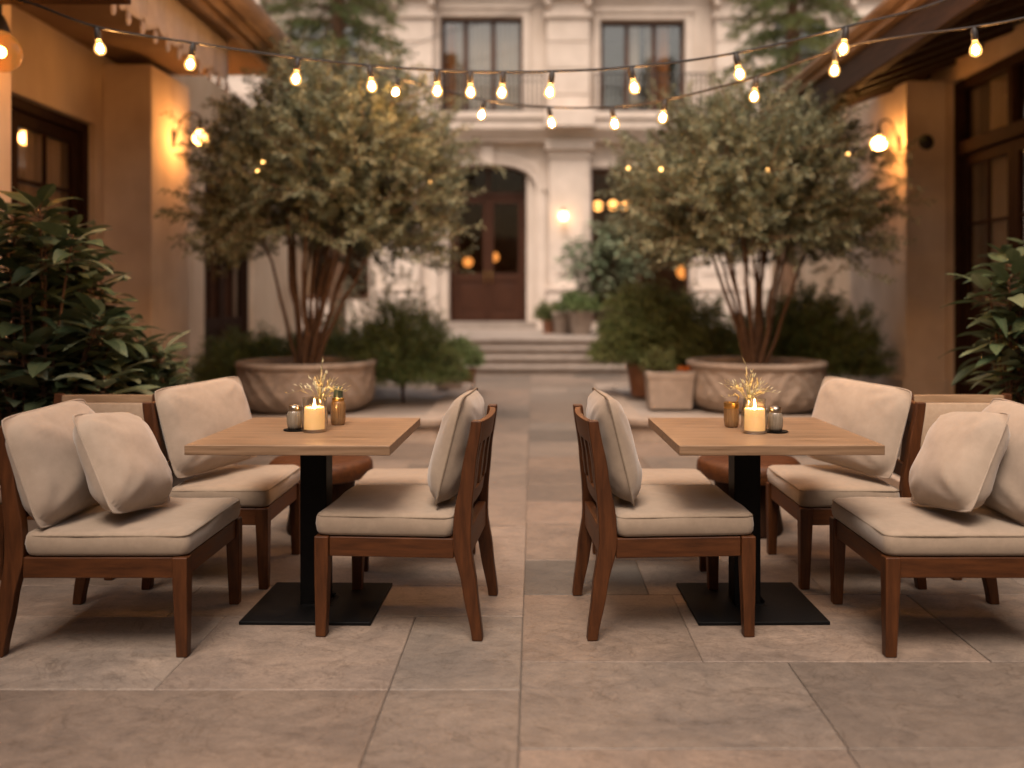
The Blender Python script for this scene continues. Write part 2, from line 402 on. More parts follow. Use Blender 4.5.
def rrect(hx, hy, r, n=5, cx=0.0, cy=0.0, z=0.0, m=8):
    """rounded rectangle ring; straight edges subdivided"""
    pts = []
    cs = [(hx - r, hy - r, 0), (-hx + r, hy - r, 90), (-hx + r, -hy + r, 180), (hx - r, -hy + r, 270)]
    for i, (x, y, a0) in enumerate(cs):
        for k in range(n + 1):
            a = R(a0 + 90 * k / n); pts.append(V((cx + x + r * math.cos(a), cy + y + r * math.sin(a), z)))
        nx, ny, na = cs[(i + 1) % 4]
        p0 = pts[-1]; p1 = V((cx + nx + r * math.cos(R(na)), cy + ny + r * math.sin(R(na)), z))
        for k in range(1, m): pts.append(p0.lerp(p1, k / m))
    return pts

# ------------------------------------------------------------------ setting
def build_ground():
    b = MB(); b.box((-70, -40, -0.3), (70, 110, -0.010))
    tag(b.build('ground', M['ground']), kind='structure')
    g = MB(); g.box((-6.2, -2.2, -0.009), (6.2, 17.0, -0.006))
    # large flagstones: rows of different depth, split into slabs of different width
    fl = MB(); rnd = random.Random(11); gap = 0.003
    def slab(x0, x1, y0, y1, tone):
        j = lambda: rnd.uniform(-.0015, .0015)
        h = rnd.uniform(-.0006, .0006); c = .004
        xa, xb, ya, yb = x0 + gap / 2 + j(), x1 - gap / 2 + j(), y0 + gap / 2 + j(), y1 - gap / 2 + j()
        lo = -.006; 
        vs = [(xa, ya, lo), (xb, ya, lo), (xb, yb, lo), (xa, yb, lo),
              (xa, ya, h - .0025), (xb, ya, h - .0025), (xb, yb, h - .0025), (xa, yb, h - .0025),
              (xa + c, ya + c, h), (xb - c, ya + c, h), (xb - c, yb - c, h), (xa + c, yb - c, h)]
        fl.add(vs, [(0, 1, 5, 4), (1, 2, 6, 5), (2, 3, 7, 6), (3, 0, 4, 7), (4, 5, 9, 8), (5, 6, 10, 9), (6, 7, 11, 10), (7, 4, 8, 11), (8, 9, 10, 11)], tone)
    MID = -0.04
    def rows(side, ys, splits):
        for i in range(len(ys) - 1):
            y0, y1 = ys[i], ys[i + 1]
            sp = splits.get(i)
            if sp is None:
                sp = []; x = abs(rnd.uniform(.45, 1.1))
                while x < 6.2: sp.append(x); x += rnd.choice([.62, .78, .92, 1.05, 1.25])
                sp = [MID + side * s for s in sp]
            xs = sorted([MID] + list(sp) + [side * 6.2])
            for k in range(len(xs) - 1):
                slab(xs[k], xs[k + 1], y0, y1, rnd.random())
    yl = [-2.2, -1.3, -.4, .45, 1.25, 2.1, 2.97, 3.66, 4.05]
    yr = [-2.2, -1.2, -.2, .6, 1.4, 2.58, 3.2, 3.93, 4.45]
    for ys in (yl, yr):
        y = ys[-1]
        while y < 16.9:
            y += rnd.choice([.55, .75, .9, 1.05]); ys.append(min(y, 17.0))
    rows(-1, yl, {5: [-.478, -1.95, -3.1, -4.3], 6: [-.477, -1.25, -2.4, -3.6, -4.8], 4: [-.478, -1.72, -3.0, -4.2]})
    rows(1, yr, {4: [.90, 2.0, 3.1, 4.2], 5: [.905, 1.9, 2.9, 4.0], 6: [.605, 1.63, 2.5, 3.6], 3: [.9, 1.45, 2.6, 3.7]})
    tag(g.build('mortar_bed', M['grout']), kind='structure')
    tag(fl.build('paving', M['floor'], tones=True), kind='structure')
    # raised walkways in front of the side wings
    for sx, x0, x1 in ((-1, -6.2, -4.0), (1, 4.12, 6.2)):
        w = MB(); w.box((x0, -5.0, .002), (x1, 16.9, 0.2))
        tag(w.build('pavement', M['step'], bevel=.015), kind='structure')
    # stair and terrace in front of the main building
    ZF, r, t = 15.4, 0.1475, 0.29
    for k in range(4):
        s = MB(); s.box((-7.2, ZF + k * t, .001 if k == 0 else k * r + .001), (7.6, (ZF + (k + 1) * t + .02) if k < 3 else 22.0, (k + 1) * r))
        s.box((-7.2, ZF + k * t - .055, (k + 1) * r - .045), (7.6, ZF + k * t - .001, (k + 1) * r))
        tag(s.build('steps' if k < 3 else 'terrace', M['step'], bevel=.008), kind='structure')
build_ground()
def added_rear_wall():  # out-of-view wall, added to block low sky light from behind the camera
    t = thing('added_shade_wall', 'plain ochre stucco wall added unseen behind the viewer to cut low sky light', 'wall', (0, -5.2, 0))
    b = MB(); b.box((-5.5, -.3, .001), (5.5, 0, 4.6)); b.build('wall', M['stucco'], t)
    b = MB(); b.box((-5.5, -.36, 4.601), (5.5, .06, 4.74)); b.build('coping', M['lime_trim'], t, bevel=.015)
added_rear_wall()
TZ = 0.59   # terrace level

# ------------------------------------------------------------------ walls with openings
def wall_y(mb, y, thick, x0, x1, z0, z1, holes):
    """wall facing -Y (front plane at y) with rectangular holes (xa,xb,za,zb)"""
    def P(u, v, d): return (u, y + d, v)
    _wall(mb, P, thick, x0, x1, z0, z1, holes, False)
def wall_x(mb, x, thick, y0, y1, z0, z1, holes, face):
    """wall facing +X (face=1) or -X (face=-1), front plane at x"""
    def P(u, v, d): return (x - face * d, u, v)
    _wall(mb, P, thick, y0, y1, z0, z1, holes, face > 0)
def _wall(mb, P, th, u0, u1, v0, v1, holes, flip):
    us = sorted({u0, u1} | {h[0] for h in holes} | {h[1] for h in holes}); us = [u for u in us if u0 <= u <= u1]
    vs = sorted({v0, v1} | {h[2] for h in holes} | {h[3] for h in holes}); vs = [v for v in vs if v0 <= v <= v1]
    def q(a, b, c, d): mb.add([a, b, c, d], [(0, 1, 2, 3)])
    for i in range(len(us) - 1):
        for j in range(len(vs) - 1):
            cu, cv = (us[i] + us[i + 1]) / 2, (vs[j] + vs[j + 1]) / 2
            if any(h[0] < cu < h[1] and h[2] < cv < h[3] for h in holes): continue
            for d in (0, th):
                q(P(us[i], vs[j], d), P(us[i + 1], vs[j], d), P(us[i + 1], vs[j + 1], d), P(us[i], vs[j + 1], d))
    for a, b, c, d in list(holes) + [(u0, u1, v0, v1)]:
        q(P(a, c, 0), P(a, d, 0), P(a, d, th), P(a, c, th)); q(P(b, c, 0), P(b, d, 0), P(b, d, th), P(b, c, th))
        q(P(a, d, 0), P(b, d, 0), P(b, d, th), P(a, d, th)); q(P(a, c, 0), P(b, c, 0), P(b, c, th), P(a, c, th))

def room_box(x0, x1, y0, y1, z0, z1, open_side):
    """inside of a room seen through a window: five faces, one side open"""
    b = MB()
    v = [(x, y, z) for x in (x0, x1) for y in (y0, y1) for z in (z0, z1)]
    fs = {'x0': (0, 1, 3, 2), 'x1': (4, 6, 7, 5), 'y0': (0, 4, 5, 1), 'y1': (2, 3, 7, 6), 'z0': (0, 2, 6, 4), 'z1': (1, 5, 7, 3)}
    b.add(v, [f for k, f in fs.items() if k != open_side])
    return b

def curtain_mb(x0, x1, y, z0, z1, folds=7, amp=.05):
    b = MB(); n = folds * 8; vs = []
    for i in range(n + 1):
        t = i / n; x = x0 + (x1 - x0) * t; dy = amp * math.sin(t * folds * 2 * math.pi) + amp * .4 * math.sin(t * 11)
        vs += [(x, y + dy * .6, z1), (x, y + dy, (z0 + z1) / 2), (x, y + dy * 1.2, z0)]
    fs = []
    for i in range(n):
        a = i * 3; fs += [(a, a + 3, a + 4, a + 1), (a + 1, a + 4, a + 5, a + 2)]
    b.add(vs, fs); return b

# ------------------------------------------------------------------ main building
def main_building():
    Y = 22.0
    B = thing('stone_building', 'pale stone mansion with arched double door and balcony windows behind the steps', 'building', (0, Y, 0))
    def part(mb, name, mat, parent=B, **k):
        o = mb.build(name, mat, parent, **k)
        o.matrix_parent_inverse = parent.matrix_world.inverted() if parent is B else Matrix()
        return o
    bpy.context.view_layer.update()
    Binv = Matrix.Translation((0, -Y, 0))
    def pt(mb, name, mat, parent=None, **k):
        o = mb.build(name, mat, parent or B, **k)
        if parent is None: o.matrix_parent_inverse = Binv
        return o
    A0, A1, AC = -2.33, .10, 4.72           # arch opening
    G0, G1 = 1.42, 3.84                     # ground floor window
    U = [(-2.27, -.25, 5.86, 8.22), (1.64, 3.72, 5.86, 8.14)]
    LW = (-5.9, -4.0, TZ + .7, 4.4)
    holes = [(A0, A1, TZ, AC), (G0, G1, TZ + .15, 4.52), LW] + U + [(5.9, 7.2, TZ + .8, 4.4), (5.9, 7.2, 5.86, 8.2), (-6.0, -4.2, 5.86, 8.2)]
    w = MB(); wall_y(w, Y, .42, -8.5, 9.5, 0.0, 11.5, holes)
    w.box((-8.5, Y + 3.6, 0), (9.5, Y + 3.9, 11.5)); w.box((-8.5, Y + .42, 11.3), (9.5, Y + 3.6, 11.5))
    w.box((-8.49, Y + .42, 0), (-8.2, Y + 3.6, 11.3)); w.box((9.2, Y + .42, 0), (9.49, Y + 3.6, 11.3))
    pt(w, 'wall', M['lime'])
    # arch: spandrels filling the rectangular hole above a basket-handle curve
    ar = MB(); cx, hw = (A0 + A1) / 2, (A1 - A0) / 2; sp = 3.92; rise = AC - .10 - sp; n = 28
    cur = []
    for i in range(n + 1):
        a = math.pi * i / n; ca, sa = math.cos(a), math.sin(a)
        cur.append((cx - hw * (abs(ca) ** .82) * (1 if ca > 0 else -1), sp + rise * (sa ** .82)))
    for i in range(n):
        (xa, za), (xb, zb) = cur[i], cur[i + 1]
        ar.add([(xa, Y + .002, za), (xb, Y + .002, zb), (xb, Y + .002, AC + .001), (xa, Y + .002, AC + .001)], [(0, 1, 2, 3)])
        ar.add([(xa, Y + .002, za), (xb, Y + .002, zb), (xb, Y + .44, zb), (xa, Y + .44, za)], [(0, 1, 2, 3)])
    # raised archivolt moulding
    for i in range(n):
        for (o0, o1, d) in ((.0, .16, .05), (.16, .24, .09)):
            P = []
            for (x, z) in (cur[i], cur[i + 1]):
                dv = V((x - cx, (z - sp) * 1.1 + .25)).normalized()
                P.append(((x + dv.x * o0, z + dv.y * o0), (x + dv.x * o1, z + dv.y * o1)))
            (a0, a1), (b0, b1) = P
            f = Y - d
            ar.add([(a0[0], f, a0[1]), (b0[0], f, b0[1]), (b1[0], f, b1[1]), (a1[0], f, a1[1]),
                    (a0[0], Y + .003, a0[1]), (b0[0], Y + .003, b0[1]), (b1[0], Y + .003, b1[1]), (a1[0], Y + .003, a1[1])],
                   [(0, 1, 2, 3), (0, 4, 5, 1), (3, 2, 6, 7)])
    ar.box((cx - .14, Y - .13, AC - .12), (cx + .14, Y - .001, AC + .32))
    for x0, x1 in ((A0 - .20, A0), (A1, A1 + .20)):
        ar.box((x0, Y - .05, TZ + .5), (x1, Y - .001, sp)); ar.box((x0 - .03, Y - .08, TZ + .001), (x1 + .0, Y - .0012, TZ + .5))
    pt(ar, 'door_arch', M['lime_trim'])
    # pilasters ground floor, upper floor, with bases and capitals
    for (x0, x1) in ((-3.66, -2.75), (.40, 1.36), (3.95, 5.0), (-7.6, -6.5), (7.6, 8.6)):
        p = MB()
        p.box((x0, Y - .28, TZ + 1.0), (x1, Y - .001, 4.9)); p.box((x0 - .07, Y - .36, TZ), (x1 + .07, Y - .0011, TZ + .92))
        p.box((x0 - .1, Y - .40, TZ + .92), (x1 + .1, Y - .0013, TZ + 1.0))
        p.box((x0 - .04, Y - .33, 4.72), (x1 + .04, Y - .0014, 4.80)); p.box((x0 - .10, Y - .40, 4.9), (x1 + .10, Y - .0015, 5.12))
        p.box((x0 + .13, Y - .305, 1.9), (x1 - .13, Y - .281, 4.5))
        pt(p, 'pilaster', M['lime_trim'], bevel=.012)
    for (x0, x1) in ((-3.35, -2.42), (.34, 1.36), (4.42, 5.5), (-7.5, -6.6), (7.7, 8.7)):
        p = MB()
        for z0, z1 in ((5.8, 6.22), (6.25, 6.86), (6.89, 7.50), (7.53, 8.10)):
            p.box((x0, Y - .28, z0), (x1, Y - .001, z1))
        p.box((x0 + .015, Y - .25, 5.8), (x1 - .015, Y - .0012, 8.1))
        p.box((x0 - .06, Y - .35, 8.1), (x1 + .06, Y - .0013, 8.22)); p.box((x0, Y - .30, 8.22), (x1, Y - .0014, 8.55))
        for xx in (x0 + .02, x1 - .02):   # scrolled brackets beside the capital
            p.tube([(xx, Y - .33, 8.50), (xx, Y - .40, 8.42), (xx, Y - .26, 8.30), (xx, Y - .2, 8.22)], [.07, .085, .07, .04], 8)
        p.box((x0 - .13, Y - .44, 8.55), (x1 + .13, Y - .0015, 8.80))
        pt(p, 'pilaster', M['lime_trim'], bevel=.012)
    # cornices
    for z, d, nm in ((5.12, .0, 'balcony_slab'), (8.95, .1, 'cornice')):
        c = MB()
        c.box((-8.5, Y - .29 - d, z), (9.5, Y - .002, z + .14)); c.box((-8.5, Y - .40 - d, z + .14), (9.5, Y - .0021, z + .26))
        c.box((-8.5, Y - .50 - d, z + .26), (9.5, Y - .0022, z + .50)); c.box((-8.5, Y - .56 - d, z + .50), (9.5, Y - .0023, z + .66))
        for x0, x1 in ((-3.45, -2.32), (.28, 1.46), (4.3, 5.6)):
            c.box((x0, Y - .80 - d, z + .27), (x1, Y - .561 - d, z + .67))
        pt(c, nm, M['lime_trim'], bevel=.012)
    # window surrounds of upper floor
    for (a, b, z0, z1) in U:
        s = MB()
        s.box((a - .16, Y - .05, z0), (a, Y - .001, z1 + .16)); s.box((b, Y - .05, z0), (b + .16, Y - .0011, z1 + .16))
        s.box((a, Y - .05, z1), (b, Y - .0012, z1 + .16)); s.box((a - .2, Y - .10, z1 + .16), (b + .2, Y - .0013, z1 + .27))
        pt(s, 'window_surround', M['lime_trim'], bevel=.01)
    s = MB(); s.box((G0 - .14, Y - .04, TZ + .15), (G0, Y - .001, 4.66)); s.box((G1, Y - .04, TZ + .15), (G1 + .10, Y - .0011, 4.66)); s.box((G0, Y - .04, 4.52), (G1, Y - .0012, 4.66))
    pt(s, 'window_surround', M['lime_trim'], bevel=.01)
    # windows with frames, panes, rooms and curtains
    def window(a, b, z0, z1, muls, rails, curts, depth=1.9, mat='window_wood'):
        f = MB(); yf = Y + .20; t = .09
        f.box((a + .002, yf, z0 + .002), (a + t, yf + .08, z1 - .002)); f.box((b - t, yf, z0 + .002), (b - .002, yf + .08, z1 - .002))
        f.box((a + t, yf, z1 - t), (b - t, yf + .08, z1 - .002)); f.box((a + t, yf, z0 + .002), (b - t, yf + .08, z0 + t))
        for m, wd in muls: f.box((m - wd / 2, yf - .01, z0 + t), (m + wd / 2, yf + .07, z1 - t))
        for r in rails: f.box((a + t, yf + .01, r - .025), (b - t, yf + .065, r + .025))
        fo = pt(f, 'window', M[mat], bevel=.008)
        p = MB(); p.box((a + .03, yf + .035, z0 + .03), (b - .03, yf + .041, z1 - .03))
        pn = p.build('pane', M['pane_sky'] if z0 > 5 else M['pane_dark'], fo)
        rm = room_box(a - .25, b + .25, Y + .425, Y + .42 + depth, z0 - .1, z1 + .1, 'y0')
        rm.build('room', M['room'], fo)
        for (c0, c1, mt) in curts:
            curtain_mb(c0, c1, Y + .34, z0 + .02, z1 - .02, max(2, int((c1 - c0) * 9))).build('curtain', M[mt], fo)
        return fo
    window(*U[0], [(-1.66, .11), (-.98, .11)], [], [(-2.15, -1.93, 'curtain_amber'), (-1.92, -1.68, 'curtain'), (-1.60, -1.04, 'curtain'), (-.93, -.33, 'curtain')])
    window(*U[1], [(2.31, .10), (2.98, .1)], [], [(2.36, 2.62, 'curtain'), (3.1, 3.36, 'curtain_amber'), (2.80, 2.93, 'curtain')])
    window(G0, G1, TZ + .15, 4.52, [(2.6, .12)], [3.6], [], 3.0, 'door_wood')
    window(*LW, [(-4.95, .1)], [3.5], [(-5.8, -5.5, 'curtain')])
    window(5.9, 7.2, TZ + .8, 4.4, [(6.55, .1)], [3.4], [(6, 6.3, 'curtain')])
    window(5.9, 7.2, 5.86, 8.2, [(6.55, .1)], [], [(6, 6.3, 'curtain')])
    window(-6.0, -4.2, 5.86, 8.2, [(-5.1, .1)], [], [(-5.9, -5.5, 'curtain')])
    # double door with glazed upper panels and a fanlight
    yd = Y + .40; d0, d1, dc, dz = A0 + .33, A1 - .33, cx, 3.86
    fr = MB()
    jb = MB(); jb.box((A0 - .05, Y + .10, TZ + .156), (d0 - .07, Y + .60, AC + .02)); jb.box((d1 + .07, Y + .10, TZ + .156), (A1 + .05, Y + .60, AC + .02))
    pt(jb, 'door_jamb', M['lime'], bevel=.02)
    fr.box((d0 - .069, yd, TZ + .16), (d0, yd + .14, AC - .12)); fr.box((d1, yd, TZ + .16), (d1 + .069, yd + .14, AC - .12))
    fr.box((d0, yd + .001, dz), (d1, yd + .13, dz + .10)); fr.box((dc - .04, yd + .01, dz + .10), (dc + .04, yd + .11, AC - .13))
    fr.box((d0 + .0, yd + .02, AC - .2), (d1, yd + .12, AC - .125))
    pt(fr, 'door_frame', M['door_wood'], bevel=.008)
    fp = MB(); fp.box((d0 + .01, yd + .05, dz + .1), (d1 - .01, yd + .056, AC - .15)); pt(fp, 'fanlight_pane', M['pane_dark'])
    for sgn in (-1, 1):
        xa, xb = (d0 + .006, dc - .004) if sgn < 0 else (dc + .004, d1 - .006)
        lf = MB(); st = .13; zb, zt = TZ + .17, dz - .006; mid = 1.85
        lf.box((xa, yd + .03, zb), (xa + st, yd + .09, zt)); lf.box((xb - st, yd + .03, zb), (xb, yd + .09, zt))
        for z0, z1 in ((zb, zb + .2), (mid - .1, mid + .1), (zt - .16, zt)): lf.box((xa + st, yd + .031, z0), (xb - st, yd + .089, z1))
        lf.box((xa + st, yd + .05, zb + .2), (xb - st, yd + .075, mid - .1)); lf.box((xa + st + .09, yd + .036, zb + .3), (xb - st - .09, yd + .049, mid - .2))
        lo = pt(lf, 'door', M['door_wood'], bevel=.008)
        g = MB(); g.box((xa + st, yd + .055, mid + .1), (xb - st, yd + .061, zt - .16)); g.build('pane', M['pane_dark'], lo)
        h = MB(); hx = (xa + .07) if sgn > 0 else (xb - .07)
        h.tube([(hx, yd + .029, 1.72), (hx, yd - .03, 1.74), (hx, yd - .04, 1.86), (hx, yd - .03, 1.98), (hx, yd + .029, 2.0)], .014, 8)
        h.build('handle', M['gold'], lo, smooth=True)
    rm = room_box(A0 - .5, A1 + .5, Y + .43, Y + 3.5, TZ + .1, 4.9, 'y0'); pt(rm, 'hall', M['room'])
    th = MB(); th.box((A0, Y - .1, TZ + .001), (A1, Y + .6, TZ + .155)); pt(th, 'threshold', M['step'], bevel=.01)
    # iron balcony railings
    for (a, b) in ((-2.40, .26), (1.48, 4.30), (5.6, 7.6), (-6.4, -3.5)):
        r = MB(); yb = Y - .46; z0, z1 = 5.79, 6.72
        r.box((a, yb - .02, z1 - .04), (b, yb + .02, z1)); r.box((a, yb - .012, z0 + .06), (b, yb + .012, z0 + .085)); r.box((a, yb - .01, z1 - .2), (b, yb + .01, z1 - .18))
        n = int((b - a) / .11)
        for i in range(n + 1):
            x = a + (b - a) * i / n; r.box((x - .012, yb - .012, z0), (x + .012, yb + .012, z1 - .04))
        for sx in (a, b): r.box((sx - .02, yb - .02, z0), (sx + .02, Y - .17, z0 + .03)); r.box((sx - .02, yb - .02, z1 - .04), (sx + .02, Y - .17, z1 - .005))
        pt(r, 'railing', M['iron'])
    return B
main_building()

# indoor lamps of the mansion (lit, seen through its glass)
def globe_lamp(name, label, loc, r, mat, group=None, rod=None):
    t = thing(name, label, 'lamp', loc, 0, group)
    b = MB(); b.lathe([(.001, -r)] + [(r * math.sin(math.pi * i / 12), -r * math.cos(math.pi * i / 12)) for i in range(1, 12)] + [(.001, r)], 16)
    b.build('globe', mat, t, smooth=True)
    if rod:
        k = MB(); k.tube([(0, 0, r * .96), (0, 0, rod)], .012, 8); k.lathe([(.001, r + .07), (.045, r + .07), (.05, r * .86), (.001, r * .86)], 12)
        k.build('rod', M['iron'], t)
    return t
for px, py, yy in ((598, 206, 22.9), (613, 205, 23.3), (626, 206, 23.0)):
    globe_lamp('pendant_lamp', 'one of the round lit pendants inside the ground floor window', at(px, py, yy), .12, M['room_lamp'],
               'lit pendants inside the ground floor window', rod=4.6 - at(px, py, yy).z)
for px, py, yy in ((494, 257, 24.4), (468, 262, 24.2)):
    globe_lamp('hall_lamp', 'one of the dim amber lamps glowing inside the mahogany double door', at(px, py, yy), .13, M['hall_glow'],
               'amber lamps behind the door glass', rod=4.85 - at(px, py, yy).z)
globe_lamp('hall_lamp', 'amber lamp low inside the ground floor window behind the potted bushes', at(683, 272, 23.6), .17, M['hall_glow'],
           None, rod=4.6 - at(683, 272, 23.6).z)
def facade_lamp():
    p = at(563.5, 216, 21.50)
    t = thing('wall_lamp', 'round white globe lamp on the stone pilaster right of the arched door', 'lamp', p)
    b = MB(); r = .10
    b.lathe([(.001, -r)] + [(r * math.sin(math.pi * i / 12), -r * math.cos(math.pi * i / 12)) for i in range(1, 12)] + [(.001, r)], 16)
    b.build('globe', M['facade_lamp'], t, smooth=True)
    k = MB(); k.tube([(0, 0, r * .95), (0, 0, r + .05), (0, .1, r + .08), (0, .19, r + .02)], .014, 8); k.cbox((0, .205, r), (.1, .025, .2))
    k.build('bracket', M['iron'], t)
facade_lamp()

# ------------------------------------------------------------------ side wings
def french_leaf(f, P, u0, u1, z0, z1, mid, st=.10, cross=(), vert=()):
    """joinery members of one door leaf, in wall coordinates through P(u0,u1,z0,z1,d0,d1)"""
    P(f, u0, u0 + st, z0, z1, 0, .06); P(f, u1 - st, u1, z0, z1, 0, .06)
    P(f, u0 + st, u1 - st, z0, z0 + .2, .001, .059); P(f, u0 + st, u1 - st, z1 - .12, z1, .001, .059)
    if mid:
        P(f, u0 + st, u1 - st, mid - .08, mid + .08, .001, .059); P(f, u0 + st, u1 - st, z0 + .2, mid - .08, .02, .045)
        P(f, u0 + st + .08, u1 - st - .08, z0 + .3, mid - .18, .008, .019)
    for c in cross: P(f, u0 + st, u1 - st, c - .016, c + .016, .01, .05)
    for c in vert: P(f, c - .016, c + .016, (mid or z0) + .08, z1 - .12, .012, .048)

def wing(side):
    s = side
    if s < 0:
        X, PXI, y0, y1 = -4.4, -3.9, -5.0, 17.2
        B = thing('stucco_building', 'ochre stucco wing along the left with dark framed French windows and plaster eave', 'building', (X, 10, 0))
        holes = [(6.55, 9.06, .2, 3.05), (12.05, 14.15, .2, 3.0)]; pil = (9.2, 10.22)
    else:
        X, PXI, y0, y1 = 4.55, 4.10, -5.0, 17.2
        B = thing('stucco_building', 'cream stucco wing along the right with dark wooden door and timber eave', 'building', (X, 10, 0))
        holes = [(5.6, 9.88, .2, 3.66)]; pil = (9.9, 11.65)
    inv = Matrix.Translation((-X, -10, 0))
    def pt(mb, name, mat, parent=None, **k):
        o = mb.build(name, mat, parent or B, **k)
        if parent is None: o.matrix_parent_inverse = inv
        return o
    w = MB(); wall_x(w, X, .35, y0, y1, .001, 4.3, holes, -s)
    ox = X + s * 3.2
    w.box((min(X + s * .35, ox), y0, 0), (max(X + s * .35, ox), y0 + .25, 4.3)); w.box((min(X + s * .35, ox), y1 - .25, 0), (max(X + s * .35, ox), y1, 4.3))
    w.box((min(ox, ox + s * .25), y0, 0), (max(ox, ox + s * .25), y1, 4.3))
    pt(w, 'wall', M['stucco'])
    a, b = sorted((PXI, X))
    p = MB(); p.box((a + (.001 if s > 0 else 0), pil[0], .201), (b - .001 if s > 0 else b - .001, pil[1], 3.70))
    p.box((a - .04, pil[0] - .04, .2012), (b, pil[1] + .04, .42))
    pt(p, 'pilaster', M['stucco_pil'], bevel=.015)
    # joinery
    def P(f, u0, u1, z0, z1, d0, d1):
        xa, xb = sorted((X + s * (.12 + d0), X + s * (.12 + d1))); f.box((xa, u0, z0), (xb, u1, z1))
    def win(u0, u1, z0, z1, leaves, transom, mid, cur, cross, name='window'):
        f = MB(); t = .10
        P(f, u0 + .001, u0 + t, z0 + .001, z1 - .001, -.05, .09); P(f, u1 - t, u1 - .001, z0 + .001, z1 - .001, -.05, .09)
        P(f, u0 + t, u1 - t, z1 - t, z1 - .001, -.049, .089)
        zt = z1 - t
        if transom:
            P(f, u0 + t, u1 - t, transom - .07, transom + .07, -.07, .088)
            n = leaves
            for k in range(1, n):
                uu = u0 + t + (u1 - u0 - 2 * t) * k / n; P(f, uu - .05, uu + .05, transom + .07, z1 - t, -.03, .086)
            zt = transom - .07
        fo = pt(f, name, M['dark_wood'], bevel=.008)
        L = (u1 - u0 - 2 * t) / leaves
        for k in range(leaves):
            g = MB(); ua, ub = u0 + t + k * L + .004, u0 + t + (k + 1) * L - .004
            french_leaf(g, P, ua, ub, z0 + .01, zt - .004, mid, cross=cross, vert=[(ua + ub) / 2])
            g.build('door_leaf', M['dark_wood'], fo, bevel=.006)
        q = MB(); P(q, u0 + .05, u1 - .05, z0 + .05, z1 - .05, .028, .034)
        q.build('pane', M['pane_dark'] if s < 0 else M['pane'], fo)
        xa, xb = sorted((X + s * .36, X + s * 2.2))
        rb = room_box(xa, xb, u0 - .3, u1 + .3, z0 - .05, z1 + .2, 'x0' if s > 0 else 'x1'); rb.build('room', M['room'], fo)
        for (c0, c1, mt) in cur:
            cm = curtain_mb(c0, c1, 0, z0 + .05, z1 - .05, max(2, int((c1 - c0) * 9)), .04)
            cm.v = [(X + s * .27 + vy, vx, vz) for vx, vy, vz in cm.v]
            cm.build('curtain', M[mt], fo)
    if s < 0:
        win(6.55, 9.06, .2, 3.05, 2, None, .95, [(8.0, 8.92, 'curtain'), (6.75, 7.7, 'curtain')], (1.75, 2.35))
        win(12.05, 14.15, .2, 3.0, 2, None, .95, [(12.3, 12.8, 'curtain')], (1.9,))
        # square pier nearest the camera
        p = MB(); p.box((-4.05, 5.9, .201), (-3.60, 6.22, 3.72)); p.box((-4.08, 5.87, .2012), (-3.57, 6.25, .45))
        pt(p, 'pier', M['stucco_pil'], bevel=.015)
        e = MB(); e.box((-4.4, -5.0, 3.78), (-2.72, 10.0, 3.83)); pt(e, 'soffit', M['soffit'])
        g = MB()
        g.strip([(-2.72, 3.76), (-2.66, 3.74), (-2.62, 3.80), (-2.64, 3.86), (-2.72, 3.88)], -5.0, 10.0)
        g.strip([(-2.619, 3.80), (-2.56, 3.79), (-2.50, 3.83), (-2.47, 3.90), (-2.48, 3.96), (-2.639, 3.96), (-2.639, 3.862)], -5.0, 10.02)
        g.strip([(-2.78, 3.70), (-2.722, 3.70), (-2.722, 3.776), (-2.78, 3.776)], -5.0, 10.0)
        pt(g, 'gutter', M['fascia'], bevel=.008)
        bm = MB(); bm.box((-4.39, 5.5, 3.16), (-2.55, 5.72, 3.40)); pt(bm, 'beam', M['dark_wood'], bevel=.01)
        bp = MB(); bp.box((-2.78, 5.52, 3.40), (-2.60, 5.70, 3.70)); pt(bp, 'strut', M['eave_wood'], bevel=.01)
        edge, rx, rz0, slope, ye = -2.52, -1, 3.97, .34, 10.02
    else:
        win(5.6, 9.88, .2, 3.66, 4, 2.92, 1.15, [(9.15, 9.45, 'curtain'), (7.2, 7.5, 'curtain')], (2.1,), 'entrance')
        e = MB(); sl = .36
        def Z(x): return 3.40 + (x - 2.95) * sl
        e.add([(2.95, -5.0, Z(2.95)), (4.9, -5.0, Z(4.9)), (4.9, 10.7, Z(4.9)), (2.95, 10.7, Z(2.95)),
               (2.95, -5.0, Z(2.95) + .03), (4.9, -5.0, Z(4.9) + .03), (4.9, 10.7, Z(4.9) + .03), (2.95, 10.7, Z(2.95) + .03)],
              [(0, 1, 2, 3), (4, 7, 6, 5), (0, 4, 5, 1), (2, 6, 7, 3), (1, 5, 6, 2), (0, 3, 7, 4)])
        pt(e, 'soffit', M['eave_wood'])
        y = 1.0
        while y < 10.6:
            r = MB(); vs = []
            for x in (2.94, 4.54):
                for yy in (y - .045, y + .045):
                    for dz in (-.15, -.002): vs.append((x, yy, Z(x) + dz))
            r.add(vs, [(0, 1, 3, 2), (4, 6, 7, 5), (0, 4, 5, 1), (2, 3, 7, 6), (0, 2, 6, 4), (1, 5, 7, 3)])
            pt(r, 'rafter', M['eave_wood'], bevel=.008); y += .58
        g = MB(); g.box((2.85, -5.0, 3.20), (2.935, 10.72, 3.46)); pt(g, 'fascia_board', M['eave_wood'], bevel=.01)
        g = MB(); g.box((2.79, -5.0, 3.462), (2.95, 10.72, 3.52)); g.strip([(2.74, 3.522), (2.93, 3.522), (2.93, 3.60), (2.70, 3.60), (2.70, 3.56)], -5.0, 10.73)
        pt(g, 'gutter', M['fascia'], bevel=.008)
        # small round iron vent on the camera side of the pilaster
        vv = MB(); vc = (4.32, 9.9, 3.02)
        vv.lathe([(.001, 0), (.075, 0), (.085, .012), (.06, .03), (.001, .04)], 20)
